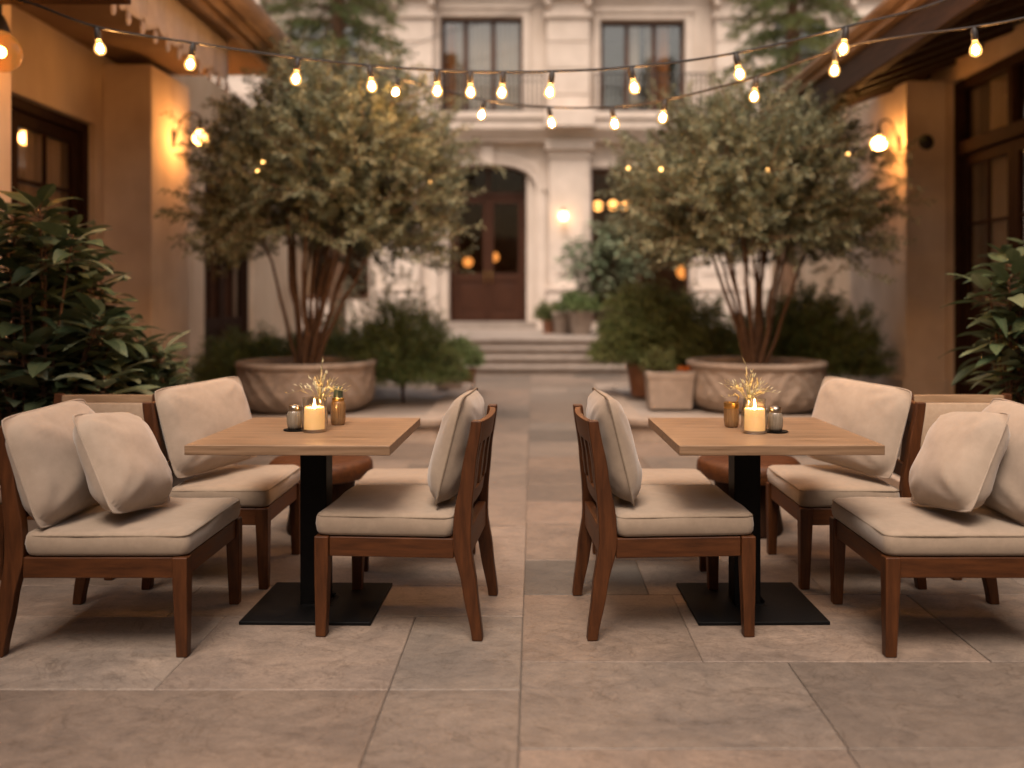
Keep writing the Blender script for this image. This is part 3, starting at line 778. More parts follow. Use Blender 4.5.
        vv.v = [(vc[0] + x, vc[1] - z, vc[2] + yy) for x, yy, z in vv.v]
        pt(vv, 'round_vent', M['iron'], smooth=True)
        edge, rx, rz0, slope, ye = 2.70, 1, 3.61, .36, 10.74
    # barrel tile roof
    rf = MB(); y = 3.0
    xe = edge + rx * 5.2
    rf.add([(edge + rx * .06, -5.0, rz0), (xe, -5.0, rz0 + 5.2 * slope), (xe, ye, rz0 + 5.2 * slope), (edge + rx * .06, ye, rz0)], [(0, 1, 2, 3)])
    rf.add([(edge + rx * .06, ye, rz0), (xe, ye, rz0 + 5.2 * slope), (xe, ye, 3.7), (edge + rx * 1.9, ye, 3.8)], [(0, 1, 2, 3)])
    while y < ye - .1:
        for k in range(12):
            x0 = edge + rx * .16 + rx * k * .42; x1 = x0 + rx * .46
            jit = random.uniform(-.01, .01)
            rf.tube([(x0, y + .1 + jit, rz0 + .01 + abs(x0 - edge) * slope * (1 if k else -.2)), (x1, y + .1 + jit, rz0 + .0 + abs(x1 - edge) * slope)], [.085, .07], 8)
        y += .19
    pt(rf, 'roof', M['tile'], smooth=True)
wing(-1); wing(1)

def valance():
    t = thing('valance', 'faded pinkish fabric valance with tassels hanging under the left eave', 'awning', (-2.95, 6.9, 3.78))
    b = MB(); n = 150; y0, y1 = -1.75, 1.78; sc = 15
    def low(u): return -.36 - .055 * abs(math.sin(u * sc * math.pi))
    vs = []; m = 6
    for i in range(n + 1):
        u = i / n; y = y0 + (y1 - y0) * u
        for k in range(m + 1):
            q = k / m; vs.append((.025 * math.sin(u * 60) * q + .012 * math.sin(u * 131 + 2) * q, y, low(u) * q))
    fs = [(i * (m + 1) + k, (i + 1) * (m + 1) + k, (i + 1) * (m + 1) + k + 1, i * (m + 1) + k + 1) for i in range(n) for k in range(m)]
    b.add(vs, fs); o = b.build('cloth', M['valance'], t, smooth=True)
    md = o.modifiers.new('thick', 'SOLIDIFY'); md.thickness = .006
    for i in range(sc + 1):
        u = min(.998, max(.002, i / sc)); y = y0 + (y1 - y0) * u; z = low(u)
        k = MB(); k.tube([(0, y, z + .01), (0, y, z - .03), (0, y, z - .045), (0, y, z - .10), (0, y, z - .13)], [.004, .006, .018, .020, .012], 8)
        k.build('tassel', M['valance'], t, smooth=True)
valance()

# ------------------------------------------------------------------ furniture
def lerp_table(tab, z):
    for (z0, x0, w0), (z1, x1, w1) in zip(tab, tab[1:]):
        if z <= z1:
            t = (z - z0) / (z1 - z0); t2 = t * t * (3 - 2 * t) * .5 + t * .5
            return x0 + (x1 - x0) * t2, w0 + (w1 - w0) * t2
    return tab[-1][1], tab[-1][2]

def seat_cushion(parent, hx0, hx1, hy, z0, z1, mat, seed=0, name='seat_cushion'):
    """box cushion with rounded rims, a crown and piping, x from hx0 to hx1"""
    cx, hx = (hx0 + hx1) / 2, (hx1 - hx0) / 2
    rg = []; H = z1 - z0
    prof = [(.020, 0.0), (.006, .006), (.001, .016), (-.002, H * .5), (.001, H - .016), (.006, H - .006), (.016, H + .001), (.060, H + .005), (.14, H + .008)]
    rn = random.Random(seed); off = V((rn.random() * 50, rn.random() * 50, rn.random() * 50))
    for ins, dz in prof:
        ring = rrect(hx - ins, hy - ins, max(.012, .032 - ins * .2), 5, cx, 0, z0 + dz, 10)
        for p in ring:
            nv = noise.noise(p * 6 + off) * .005 + noise.noise(p * 15 + off) * .0025
            p.z += nv if dz > .02 else 0
            if 0.02 < dz < H: 
                d = V((p.x - cx, p.y, 0)).normalized(); p += d * nv * .8
        rg.append(ring)
    base = rg[-1]
    for f, dz in ((.6, .010), (.3, .011), (.05, .012)):
        rg.append([V((cx + (p.x - cx) * f, p.y * f, z0 + H + dz + noise.noise(V((p.x * f, p.y * f, 0)) * 7 + off) * .005)) for p in base])
    b = MB(); b.loft(rg); o = b.build(name, mat, parent, smooth=80)
    for dz, nm in ((H - .010, 'piping'),):
        q = MB(); q.tube(rrect(hx - .003, hy - .003, .032, 5, cx, 0, z0 + dz, 10), .0030, 6, closed=True); q.build(nm, M['piping'], o, smooth=True)
    return o

def pillow_mesh(w, h, T, seed=0, concave=.07, n=26, wr=1.0, lump=0.0):
    """soft pillow in its own XY plane (x width, y height), thickness along z. returns (mb, rim path)"""
    rn = random.Random(seed); off = V((rn.random() * 90, rn.random() * 90, rn.random() * 90))
    b = MB(); rim = []
    cang = [rn.uniform(0, 6) for _ in range(4)]
    def pos(u, v, sgn):
        cr = 1 - .055 * (u * v) ** 6
        x = w / 2 * u * (1 - concave * (1 - v * v) * u * u) * cr; y = h / 2 * v * (1 - concave * (1 - u * u) * v * v) * cr
        e = max(0.0, (1 - u ** 4) * (1 - v ** 4)); e2 = max(0.0, (1 - u * u) * (1 - v * v))
        rho = (abs(u) ** 4.5 + abs(v) ** 4.5) ** (1 / 4.5)
        t = T / 2 * max(0.0, 1 - min(1.0, rho) ** 2.3) ** .56 + .010 * e ** .5
        wv = 0
        for ci, (cu, cv) in enumerate(((-1, -1), (1, -1), (1, 1), (-1, 1))):   # creases running out of the corners
            du, dv = u - cu, v - cv; d = math.hypot(du, dv); a = math.atan2(dv, du)
            wv += math.sin(a * 11 + cang[ci] + noise.noise(V((u, v, ci)) * 2 + off) * 1.5) * math.exp(-((d - .55) / .30) ** 2) * .0055
        nz = noise.noise(V((u * 1.3, v * 1.3, sgn)) + off) * .008 + noise.noise(V((u * 4, v * 4, sgn * 3)) + off) * .004
        # sag lines: long soft folds
        f = math.sin((u * .8 + v * .9) * 6 + 3 * noise.noise(V((u, v, 2.0)) + off)) * .0025
        t += (wv + nz + f) * wr * min(1, e * 2.2) + lump * (-v) * T * .25 * e
        return V((x, y, sgn * max(t, 0.0)))
    for sgn in (1, -1):
        base = len(b.v)
        for i in range(n + 1):
            for j in range(n + 1):
                u = math.sin((i / n - .5) * math.pi); v = math.sin((j / n - .5) * math.pi)
                u = .55 * u + .45 * (2 * i / n - 1); v = .55 * v + .45 * (2 * j / n - 1)
                b.v.append(tuple(pos(u, v, sgn)))
        for i in range(n):
            for j in range(n):
                q = (base + i * (n + 1) + j, base + (i + 1) * (n + 1) + j, base + (i + 1) * (n + 1) + j + 1, base + i * (n + 1) + j + 1)
                b.f.append(q if sgn > 0 else q[::-1]); b.t.append(.5); b.m.append(0)
    m = 20
    for a, c in (((-1, -1), (1, -1)), ((1, -1), (1, 1)), ((1, 1), (-1, 1)), ((-1, 1), (-1, -1))):
        for k in range(m):
            t = k / m; u = a[0] + (c[0] - a[0]) * t; v = a[1] + (c[1] - a[1]) * t
            rim.append(pos(u, v, 1))
    return b, rim

def pillow(name, label, center, normal, w, h, T, roll=0, seed=0, mat='fabric_pale', parent=None, wr=1.0, concave=.07, group=None, lump=.25):
    wr *= .75
    b, rim = pillow_mesh(w, h, T, seed, concave, wr=wr, lump=lump)
    o = b.build(name, M[mat], parent, smooth=75)
    z = V(normal).normalized(); x = V((0, 0, 1)).cross(z).normalized(); y = z.cross(x)
    m = Matrix((x, y, z)).transposed().to_4x4() @ Matrix.Rotation(R(roll), 4, 'Z')
    m.translation = V(center)
    if parent is None: o.matrix_world = m
    else: o.matrix_local = m
    q = MB(); q.tube(rim, .0036, 6, closed=True); q.build('piping', M['piping'] if mat == 'fabric' else M[mat], o, smooth=True)
    if label: tag(o, label, 'pillow', group)
    return o

def make_chair(label, D, W, back_cushion=True, weave=False, seed=0, cat='chair', name='low_chair', group=None, front_in=0.0, dz=0.0, hc=.085):
    """armless low teak chair facing +X, origin on the floor under its middle"""
    t = thing(name, label, cat, (0, 0, 0), 0, group)
    hx, hy = D / 2, W / 2
    tab = [(0, -hx + .015, .040), (.20, -hx + .045, .056), (.36, -hx + .075, .070), (.46, -hx + .072, .068), (.63, -hx + .050, .052), (.83, -hx + .018, .040)]
    for sy in (-1, 1):
        y = sy * (hy - .0275)
        f = MB(); f.loft([[(cx_ + a_ * q_ / 2, y + b_ * q_ / 2, z_) for a_, b_ in ((-1, -1), (1, -1), (1, 1), (-1, 1))] for cx_, q_, z_ in ((hx - .023, .041, 0), (hx - .0275, .055, .28), (hx - .0275, .055, .362 + dz))])
        f.build('leg', M['teak_v'], t, bevel=.005)
        p = MB(); rings = []
        for k in range(23):
            z = .83 * k / 22; x, wd = lerp_table(tab, z); th = .044 if z < .36 else .044 - .008 * (z - .36) / .5
            rings.append([(x - wd / 2, y - th / 2, z), (x + wd / 2, y - th / 2, z), (x + wd / 2, y + th / 2, z), (x - wd / 2, y + th / 2, z)])
        p.loft(rings); p.build('back_post', M['teak_v'], t, bevel=.005)
    xb, _ = lerp_table(tab, .33)
    for sy in (-1, 1):
        y = sy * (hy - .028); r = MB(); r.box((xb + .034, y - .017, .285 + dz), (hx - .056, y + .017, .360 + dz)); r.build('side_rail', M['teak_x'], t, bevel=.004)
    r = MB(); r.box((hx - .046, -hy + .056, .285 + dz), (hx - .012, hy - .056, .3605 + dz)); r.build('front_rail', M['teak_y'], t, bevel=.004)
    r = MB(); r.box((xb - .025, -hy + .050, .285 + dz), (xb + .012, hy - .050, .39 + dz)); r.build('rear_rail', M['teak_y'], t, bevel=.004)
    d = MB(); d.box((xb + .013, -hy + .046, .345 + dz), (hx - .047, hy - .046, .357 + dz)); d.build('seat_deck', M['teak_y'], t)
    # back frame: bowed top rail, lower rail and slats following the lean
    def bar(z0, z1, bow, th, nm, y0=-hy + .046, y1=hy - .046, n=10):
        b = MB(); rg = []
        for k in range(n + 1):
            y = y0 + (y1 - y0) * k / n; q = 1 - (2 * k / n - 1) ** 2
            xa, _ = lerp_table(tab, z0); xc, _ = lerp_table(tab, z1); o = -bow * q
            rg.append([(xa - th / 2 + o, y, z0), (xa + th / 2 + o, y, z0), (xc + th / 2 + o, y, z1), (xc - th / 2 + o, y, z1)])
        b.loft(rg); return b.build(nm, M['oak_y'] if weave and nm == 'top_rail' else M['teak_y'], t, bevel=.004)
    bar(.735 if not weave else .782, .822, .022, .026, 'top_rail'); bar(.485, .545, .012, .024, 'lower_rail')
    ys = (-.16, 0, .16) if not weave else ()
    for y in ys:
        sl = MB(); rg = []
        for k in range(7):
            z = .5455 + (.7345 - .5455) * k / 6; x, _ = lerp_table(tab, z); x -= .014
            rg.append([(x - .007, y - .03, z), (x + .007, y - .03, z), (x + .007, y + .03, z), (x - .007, y + .03, z)])
        sl.loft(rg); sl.build('slat', M['teak_v'], t, bevel=.003)
    if weave:
        sl = MB(); rg = []
        for k in range(9):
            z = .5455 + (.7815 - .5455) * k / 8; x, _ = lerp_table(tab, z); x += .006; e = .012 * math.sin(math.pi * k / 8) ** .5
            rg.append([(x - .02, -hy + .05, z), (x + .012 + e, -hy + .05, z), (x + .012 + e, hy - .05, z), (x - .02, hy - .05, z)])
        sl.loft(rg); sl.build('back_panel', M['panel_weave'], t, bevel=.006)
    xs, _ = lerp_table(tab, .42)
    seat_cushion(t, xs + .036, hx - .001 - front_in, hy - .006 if not back_cushion else hy - .006, .362 + dz, .362 + dz + hc, M['fabric'], seed)
    if back_cushion:
        xm, _ = lerp_table(tab, .66)
        o = pillow('back_cushion', None, (xm + .085, 0, .700), (1, 0, .25), W - .10, .44, .148, 0, seed + 5, 'fabric', t, wr=.9, concave=.035, lump=.15)
    return t

def put(t, x, y, rz):
    t.location = (x, y, 0); t.rotation_euler = (0, 0, rz)
    return t

# inner chairs, backs to the aisle: one built, one copied
inner = make_chair('armless teak chair with plump back cushion, its back to the aisle, at the left table', .64, .575, True, seed=3, dz=.024, group='armless chairs with back cushions along the aisle')
put(inner, -.495, 3.69, math.pi - R(4))
c = copy_tree(inner); put(c, .512, 3.69, R(3.5))
# the right one faces away to the right table
c['label'] = 'armless teak chair with plump back cushion, its back to the aisle, at the right table'
# outer near chairs
outer = make_chair('wide armless teak chair in the left foreground, carrying two throw pillows', .70, .62, False, seed=9, group='outer armless chairs with throw pillows')
put(outer, -1.59, 3.535, 0)
c = copy_tree(outer); put(c, 1.615, 3.535, math.pi)
c['label'] = 'wide armless teak chair in the right foreground, carrying two throw pillows'
# outer far chairs
far = make_chair('teak chair left of the left table with one tilted throw pillow, behind the foreground chair', .56, .60, False, seed=15, group='outer armless chairs with throw pillows')
put(far, -1.455, 4.285, 0)
c = copy_tree(far); put(c, 1.465, 4.285, math.pi)
c['label'] = 'teak chair right of the right table with one tilted throw pillow, behind the foreground chair'
# corner chairs with a tan woven back, facing the camera
corner = make_chair('tan backed corner chair among the left pillows, half hidden in front of the broad leaves', .56, .56, False, True, seed=21, group='tan backed corner chairs')
put(corner, -2.20, 4.40, -math.pi / 2); corner.scale = (1, 1, .965)
c = copy_tree(corner); put(c, 2.20, 4.40, -math.pi / 2)
c['label'] = 'tan backed corner chair among the right pillows, half hidden before the dark door'

# low ottomans behind the inner chairs
def make_ottoman(label):
    t = thing('ottoman', label, 'ottoman', group='backless cushioned seats beyond the inner chairs')
    for sx in (-1, 1):
        for sy in (-1, 1):
            f = MB(); f.taper((sx * .245, sy * .145, 0), (.036, .036), (sx * .25, sy * .15, .30), (.05, .05)); f.build('leg', M['teak_v'], t, bevel=.004)
    r = MB(); r.box((-.275, -.175, .3005), (.275, .175, .352)); r.build('frame', M['teak_x'], t, bevel=.005)
    seat_cushion(t, -.285, .285, .185, .353, .425, M['fabric'], 31)
    return t
ot = make_ottoman('backless cushioned seat behind the inner chair of the left table'); put(ot, -.555, 4.42, 0)
c = copy_tree(ot); put(c, .565, 4.42, 0); c['label'] = 'backless cushioned seat behind the inner chair of the right table'

# round wooden stools at the far end of the tables
def make_stool(label):
    t = thing('wooden_stool', label, 'stool', group='round wooden stools beyond the tables')
    b = MB(); b.lathe([(.001, .30), (.24, .30), (.275, .31), (.285, .345), (.28, .385), (.26, .405), (.20, .412), (.001, .413)], 40); b.build('seat', M['teak_x'], t, smooth=40)
    d = MB(); d.lathe([(.001, .0), (.18, .0), (.19, .02), (.17, .15), (.19, .298), (.001, .2985)], 32); d.build('base', M['dark_wood'], t, smooth=40)
    return t
st = make_stool('round wooden stool glimpsed behind the pedestal of the left table'); put(st, -1.18, 5.02, 0)
c = copy_tree(st); put(c, 1.20, 5.02, 0); c['label'] = 'round wooden stool glimpsed behind the pedestal of the right table'

# tables
def make_table(label):
    t = thing('cafe_table', label, 'table', group='square pedestal tables')
    b = MB(); b.box((-.381, -.395, .713), (.381, .395, .75)); b.build('tabletop', M['oak_top'], t, bevel=.003)
    b = MB(); b.box((-.072, .04, .0141), (.038, .15, .700)); b.build('pedestal', M['black_metal'], t, bevel=.004)
    b = MB(); b.box((-.2, -.12, .7001), (.2, .28, .7125)); b.build('mounting_plate', M['black_metal'], t, bevel=.002)
    b = MB(); b.box((-.262, -.155, 0), (.262, .345, .014)); b.build('base_plate', M['black_metal'], t, bevel=.003)
    k = MB()
    for i in range(12):   # welded skirt where the post meets the plate
        pass
    k.lathe([(.095, .0141), (.085, .018), (.072, .022), (.0785, .03)], 4); k.v = [(x * math.cos(.785) - y * math.sin(.785), x * math.sin(.785) + y * math.cos(.785) + .095, z) for x, y, z in k.v]
    k.build('base_collar', M['black_metal'], t)
    return t
tb = make_table('square oak topped pedestal table left of the aisle'); put(tb, -.900, 3.71, R(-1.0))
c = copy_tree(tb); put(c, .912, 3.71, R(1.0)); c['label'] = 'square oak topped pedestal table right of the aisle'

# pillows on the outer chairs
pillow('throw_pillow', 'large beige pillow leaning at the left edge, behind the tilted one', (-1.825, 3.50, .668), (.94, -.06, .33), .56, .43, .18, 2, 41, concave=.015)
pillow('throw_pillow', 'plump beige pillow standing on its tilted edge on the left foreground chair', (-1.585, 3.485, .665), (.88, -.08, .47), .40, .41, .19, -7, 42, concave=.02)
pillow('throw_pillow', 'beige pillow leaning on the rear left chair under the big left planter', (-1.535, 4.27, .695), (.88, -.44, .30), .54, .42, .14, 3, 43, concave=.02)
pillow('throw_pillow', 'large beige pillow cut off by the right edge, behind the tilted one', (1.868, 3.50, .668), (-.94, -.06, .33), .56, .43, .18, -3, 44, concave=.015)
pillow('throw_pillow', 'plump beige pillow standing on its tilted edge on the right foreground chair', (1.645, 3.485, .668), (-.88, -.08, .47), .40, .41, .19, 8, 45, concave=.02)
pillow('throw_pillow', 'beige pillow leaning on the rear right chair before the carved planter', (1.530, 4.27, .695), (-.88, -.46, .30), .55, .42, .14, -3, 46, concave=.02)

# ------------------------------------------------------------------ on the tables
TT = .7502
def candle_set(side, x, cy):
    w = 'left' if side < 0 else 'right'
    j = thing('candle_jar', f'clear glass jar around the lit candle on the {w} table', 'jar', (x, cy, TT), 0, 'glass candle jars')
    if side < 0:
        pr = [(.001, .0), (.046, .0), (.050, .006), (.050, .138), (.0478, .1385), (.0478, .012), (.001, .011)]
    else:
        pr = [(.001, .0), (.044, .0), (.050, .008), (.050, .100), (.046, .112), (.046, .137), (.044, .1375), (.044, .112), (.0478, .100), (.0478, .013), (.001, .011)]
    b = MB(); b.lathe(pr, 32); b.build('glass', M['jar_glass'], j, smooth=60)
    k = thing('candle', f'lit cream candle in the glass jar on the {w} table', 'candle', (x, cy, TT + .013), 0, 'lit candles')
    b = MB(); b.lathe([(.001, 0), (.0405, 0), (.0405, .082), (.038, .086), (.030, .078), (.012, .072), (.001, .072)], 32); b.build('wax', M['wax'], k, smooth=50)
    b = MB(); b.tube([(0, 0, .071), (.001, 0, .079), (.002, 0, .085)], .0012, 6); b.build('wick', M['iron'], k)
    b = MB(); b.lathe([(.0006, .077), (.0034, .081), (.0046, .087), (.0038, .095), (.0019, .104), (.0004, .111)], 12); b.build('flame', M['flame'], k, smooth=True)
    # sprigs of dried grass in a small vase right behind the candle
    vx, vy = x + (-.005 if side < 0 else .005), cy + .125
    v = thing('bud_vase', f'small clear vase hidden behind the candle on the {w} table', 'vase', (vx, vy, TT), 0, 'bud vases')
    b = MB(); b.lathe([(.001, 0), (.026, 0), (.030, .01), (.030, .06), (.016, .095), (.017, .12), (.0155, .12), (.0145, .095), (.028, .06), (.028, .012), (.001, .01)], 24)
    b.build('glass', M['jar_glass'], v, smooth=60)
    g = MB(); rn = random.Random(60 + side)
    for i in range(30):
        a = rn.uniform(0, 6.28); sp = rn.uniform(.05, .135) if i > 4 else rn.uniform(.0, .03); hh = rn.uniform(.185, .235) - sp * .40 + (.045 if i == 0 else 0)
        p0 = V((0, 0, .015)); p1 = V((sp * .12 * math.cos(a), sp * .12 * math.sin(a), .125)); p2 = V((sp * .6 * math.cos(a), sp * .6 * math.sin(a), hh)); p3 = V((sp * math.cos(a), sp * math.sin(a), hh + .012 - sp * .18))
        pts = [p0, p0.lerp(p1, .5), p1, p1.lerp(p2, .5), p2, p3]; tn = rn.uniform(.1, .6)
        g.tube(pts, [.0012, .0012, .0011, .0009, .0008, .0006], 5, tone=tn)
        d = (p3 - p1).normalized()
        for q in range(7):   # grains along the ear
            c = p1.lerp(p2, .55 + .45 * q / 6) if q < 5 else p2.lerp(p3, (q - 4) / 2)
            g.blade(c, (d + V((rn.uniform(-.5, .5), rn.uniform(-.5, .5), rn.uniform(-.1, .6)))), V((0, 0, 1)), rn.uniform(.016, .030), .0075, rn.uniform(.5, 1))
    s = g.build('dried_grass', M['straw'], None, tones=True, loc=(vx, vy, TT)); tag(s, f'pale dried grass sprigs spreading above the candle on the {w} table', 'dried grass', 'dried grass sprigs')
    return j
candle_set(-1, -.890, 3.665); candle_set(1, .893, 3.625)

def shaker(loc, label, flip):
    t = thing('shaker', label, 'shaker', loc, 0, 'ribbed shakers')
    b = MB(); prof = [(.001, .006), (.022, .006), (.027, .018), (.0300, .040), (.0300, .062), (.026, .078), (.023, .084), (.001, .0845)]
    b.lathe(prof, 60, fn=lambda a, z, i: .0011 * math.cos(a * 15) if 0 < i < 6 else 0); b.build('body', M['shaker'], t, smooth=70)
    c_ = MB(); c_.lathe([(.001, .084), (.0245, .084), (.0255, .088), (.0250, .098), (.021, .105), (.010, .109), (.001, .110)], 28); c_.build('cap', M['steel'], t, smooth=45)
    return t
def tray(loc, label):
    b = MB(); b.lathe([(.001, 0), (.043, 0), (.050, .003), (.0505, .005), (.047, .0048), (.042, .003), (.001, .003)], 32)
    tag(b.build('saucer', M['black_metal'], smooth=50, loc=loc), label, 'saucer', 'small dark saucers')
tray((-.975, 3.70, TT), 'small dark saucer under the ribbed shaker, left table')
shaker((-.982, 3.705, TT - .003), 'smoky ribbed shaker left of the candle on the left table', 1)
tray((.985, 3.655, TT), 'small dark saucer under the ribbed shaker, right table')
shaker((.984, 3.655, TT - .003), 'smoky ribbed shaker right of the candle on the right table', -1)
def amber_bottle(loc):
    t = thing('amber_bottle', 'ribbed amber bottle with dark green stopper right of the left candle', 'bottle', loc)
    b = MB(); b.lathe([(.001, 0), (.026, 0), (.030, .006), (.031, .03), (.031, .085), (.027, .098), (.024, .104), (.001, .104)], 60, fn=lambda a, z, i: .0012 * math.cos(a * 18) if 2 < i < 5 else 0)
    b.build('body', M['amber'], t, smooth=70)
    b = MB(); b.lathe([(.0246, .100), (.0265, .102), (.0265, .112), (.0235, .116), (.001, .1165)], 28); b.build('collar', M['gold'], t, smooth=45)
    b = MB(); b.lathe([(.001, .1167), (.020, .1167), (.0205, .120), (.0190, .160), (.016, .164), (.001, .1645)], 28); b.build('stopper', M['dark_green'], t, smooth=45)
amber_bottle((-.838, 3.87, TT))
def amber_cup(loc):
    t = thing('amber_cup', 'amber votive cup with brass rim left of the right candle', 'cup', loc)
    b = MB(); b.lathe([(.001, 0), (.024, 0), (.029, .006), (.0310, .03), (.0310, .080), (.0285, .0805), (.0285, .03), (.001, .012)], 60, fn=lambda a, z, i: .0012 * math.cos(a * 18) if 2 < i < 5 else 0)
    b.build('body', M['amber'], t, smooth=70)
    b = MB(); b.lathe([(.0316, .080), (.0325, .083), (.0325, .103), (.0300, .104), (.0290, .100), (.0290, .081)], 28); b.build('rim', M['gold'], t, smooth=45)
    sp = MB(); sp.tube([(.0, .004, .02), (.022, .006, .10), (.034, .008, .128)], .0024, 6); sp.build('stirrer', M['gold'], t, smooth=True)
amber_cup((.838, 3.80, TT))

# ------------------------------------------------------------------ raised beds, planters, pots
def raised_bed(label, x0, x1, y0, y1, rx):
    t = thing('raised_bed', label, 'raised bed', ((x0 + x1) / 2, (y0 + y1) / 2, 0), 0, 'low stone raised beds')
    b = MB(); cx, cy, hx, hy = 0, 0, (x1 - x0) / 2, (y1 - y0) / 2
    o = [rrect(hx, hy, rx, 8, z=z) for z in (0.001, .150)]
    o += [rrect(hx + .035, hy + .035, rx + .035, 8, z=.152), rrect(hx + .04, hy + .04, rx + .04, 8, z=.165), rrect(hx + .04, hy + .04, rx + .04, 8, z=.205), rrect(hx + .03, hy + .03, rx + .03, 8, z=.216),
          rrect(hx - .20, hy - .20, max(.04, rx - .2), 8, z=.216), rrect(hx - .21, hy - .21, max(.03, rx - .21), 8, z=.20), rrect(hx - .21, hy - .21, max(.03, rx - .21), 8, z=.12)]
    b.loft(o, cap0=False, cap1=False); b.build('kerb', M['pot_grey'], t, smooth=40)
    s = MB(); s.loft([rrect(hx - .205, hy - .205, max(.03, rx - .2), 8, z=.10), rrect(hx - .205, hy - .205, max(.03, rx - .2), 8, z=.185)]); s.build('bed_paving', M['step'], t)
    return t
raised_bed('low stone raised bed left of the aisle, under the left carved planter', -3.85, -.80, 8.12, 11.6, .12)
raised_bed('low stone raised bed right of the aisle, under the right carved planter', .80, 3.95, 8.12, 11.6, .28)

def carved_planter(label, x, y, z, seed):
    t = thing('carved_planter', label, 'planter', (x, y, z), seed * 1.3, 'round carved stone planters')
    prof = []; H = .475
    for k in range(26):
        q = k / 25; r = .675 * (1 - .20 * (1 - q) ** 7); prof.append((r, q * (H - .07)))
    def rel(a, zz, i):
        if i < 2 or i > 24: return 0
        q = zz / (H - .07); e = min(1, (i - 1) / 3, (25 - i) / 2)
        s1 = math.sin(a * 20 + q * 11 + 1.2 * math.sin(a * 4 + q * 3)); s2 = math.sin(a * 20 - q * 9 + 1.0 * math.sin(a * 5 + 2))
        f = max(0, s1) ** .6 * .012 if math.sin(a * 4.5 + 2 * q) > 0 else max(0, s2) ** .6 * .012
        return e * (f - .008 + .006 * noise.noise(V((math.cos(a) * 6, math.sin(a) * 6, q * 6 + seed))))
    n = len(prof)
    prof += [(.672, H - .066), (.688, H - .055), (.694, H - .03), (.688, H - .008), (.672, H), (.62, H), (.606, H - .012), (.60, H - .10)]
    b = MB(); b.lathe(prof, 220, fn=lambda a, zz, i: rel(a, zz, i) if i < n else .003 * noise.noise(V((math.cos(a) * 5, math.sin(a) * 5, zz * 9))))
    b.build('bowl', M['planter'], t, smooth=60)
    s = MB(); s.lathe([(.001, H - .05), (.3, H - .055), (.605, H - .075)], 40, fn=lambda a, zz, i: 0); s.build('soil', M['soil'], t, smooth=True)
    return t
PLX, PRX, PY0 = -2.27, 2.24, 9.05
carved_planter('round carved stone planter left of the aisle holding the left tree', PLX, PY0, .205, 1)
carved_planter('round carved stone planter right of the aisle holding the right tree', PRX, PY0, .205, 2)

def round_pot(label, x, y, z, r, h, mat, group=None, taper=.74):
    t = thing('plant_pot', label, 'pot', (x, y, z), random.random(), group)
    b = MB(); b.lathe([(.001, 0), (r * taper, 0), (r * (taper + .02), .01), (r * .96, h * .86), (r * .97, h * .865), (r * 1.05, h * .87), (r * 1.06, h * .99), (r * 1.03, h), (r * .93, h), (r * .9, h * .88)], 32)
    b.build('pot', M[mat], t, smooth=45)
    s = MB(); s.lathe([(.001, h * .9), (r * .92, h * .89)], 20); s.build('soil', M['soil'], t)
    return t
def square_pot(label, x, y, z, hx, hy, h, mat, group=None):
    t = thing('plant_trough', label, 'pot', (x, y, z), 0, group)
    b = MB(); k = .88
    rg = [rrect(hx * k, hy * k, .02, 3, z=0, m=3), rrect(hx * .97, hy * .97, .02, 3, z=h * .82, m=3), rrect(hx, hy, .025, 3, z=h * .83, m=3), rrect(hx, hy, .025, 3, z=h * .98, m=3), rrect(hx - .01, hy - .01, .02, 3, z=h, m=3),
          rrect(hx - .045, hy - .045, .015, 3, z=h, m=3), rrect(hx - .05, hy - .05, .015, 3, z=h * .85, m=3)]
    b.loft(rg, cap1=False); b.build('pot', M[mat], t, smooth=40)
    s = MB(); s.loft([rrect(hx - .048, hy - .048, .015, 3, z=h * .8, m=3), rrect(hx - .048, hy - .048, .015, 3, z=h * .9, m=3)]); s.build('soil', M['soil'], t)
    return t

# ------------------------------------------------------------------ plants
def rdir(rn):
    z = rn.uniform(-1, 1); a = rn.uniform(0, 6.2832); s = math.sqrt(1 - z * z)
    return V((s * math.cos(a), s * math.sin(a), z))

def bez(p0, p1, p2, n):
    return [p0 * (1 - t) ** 2 + p1 * 2 * t * (1 - t) + p2 * t * t for t in [i / n for i in range(n + 1)]]

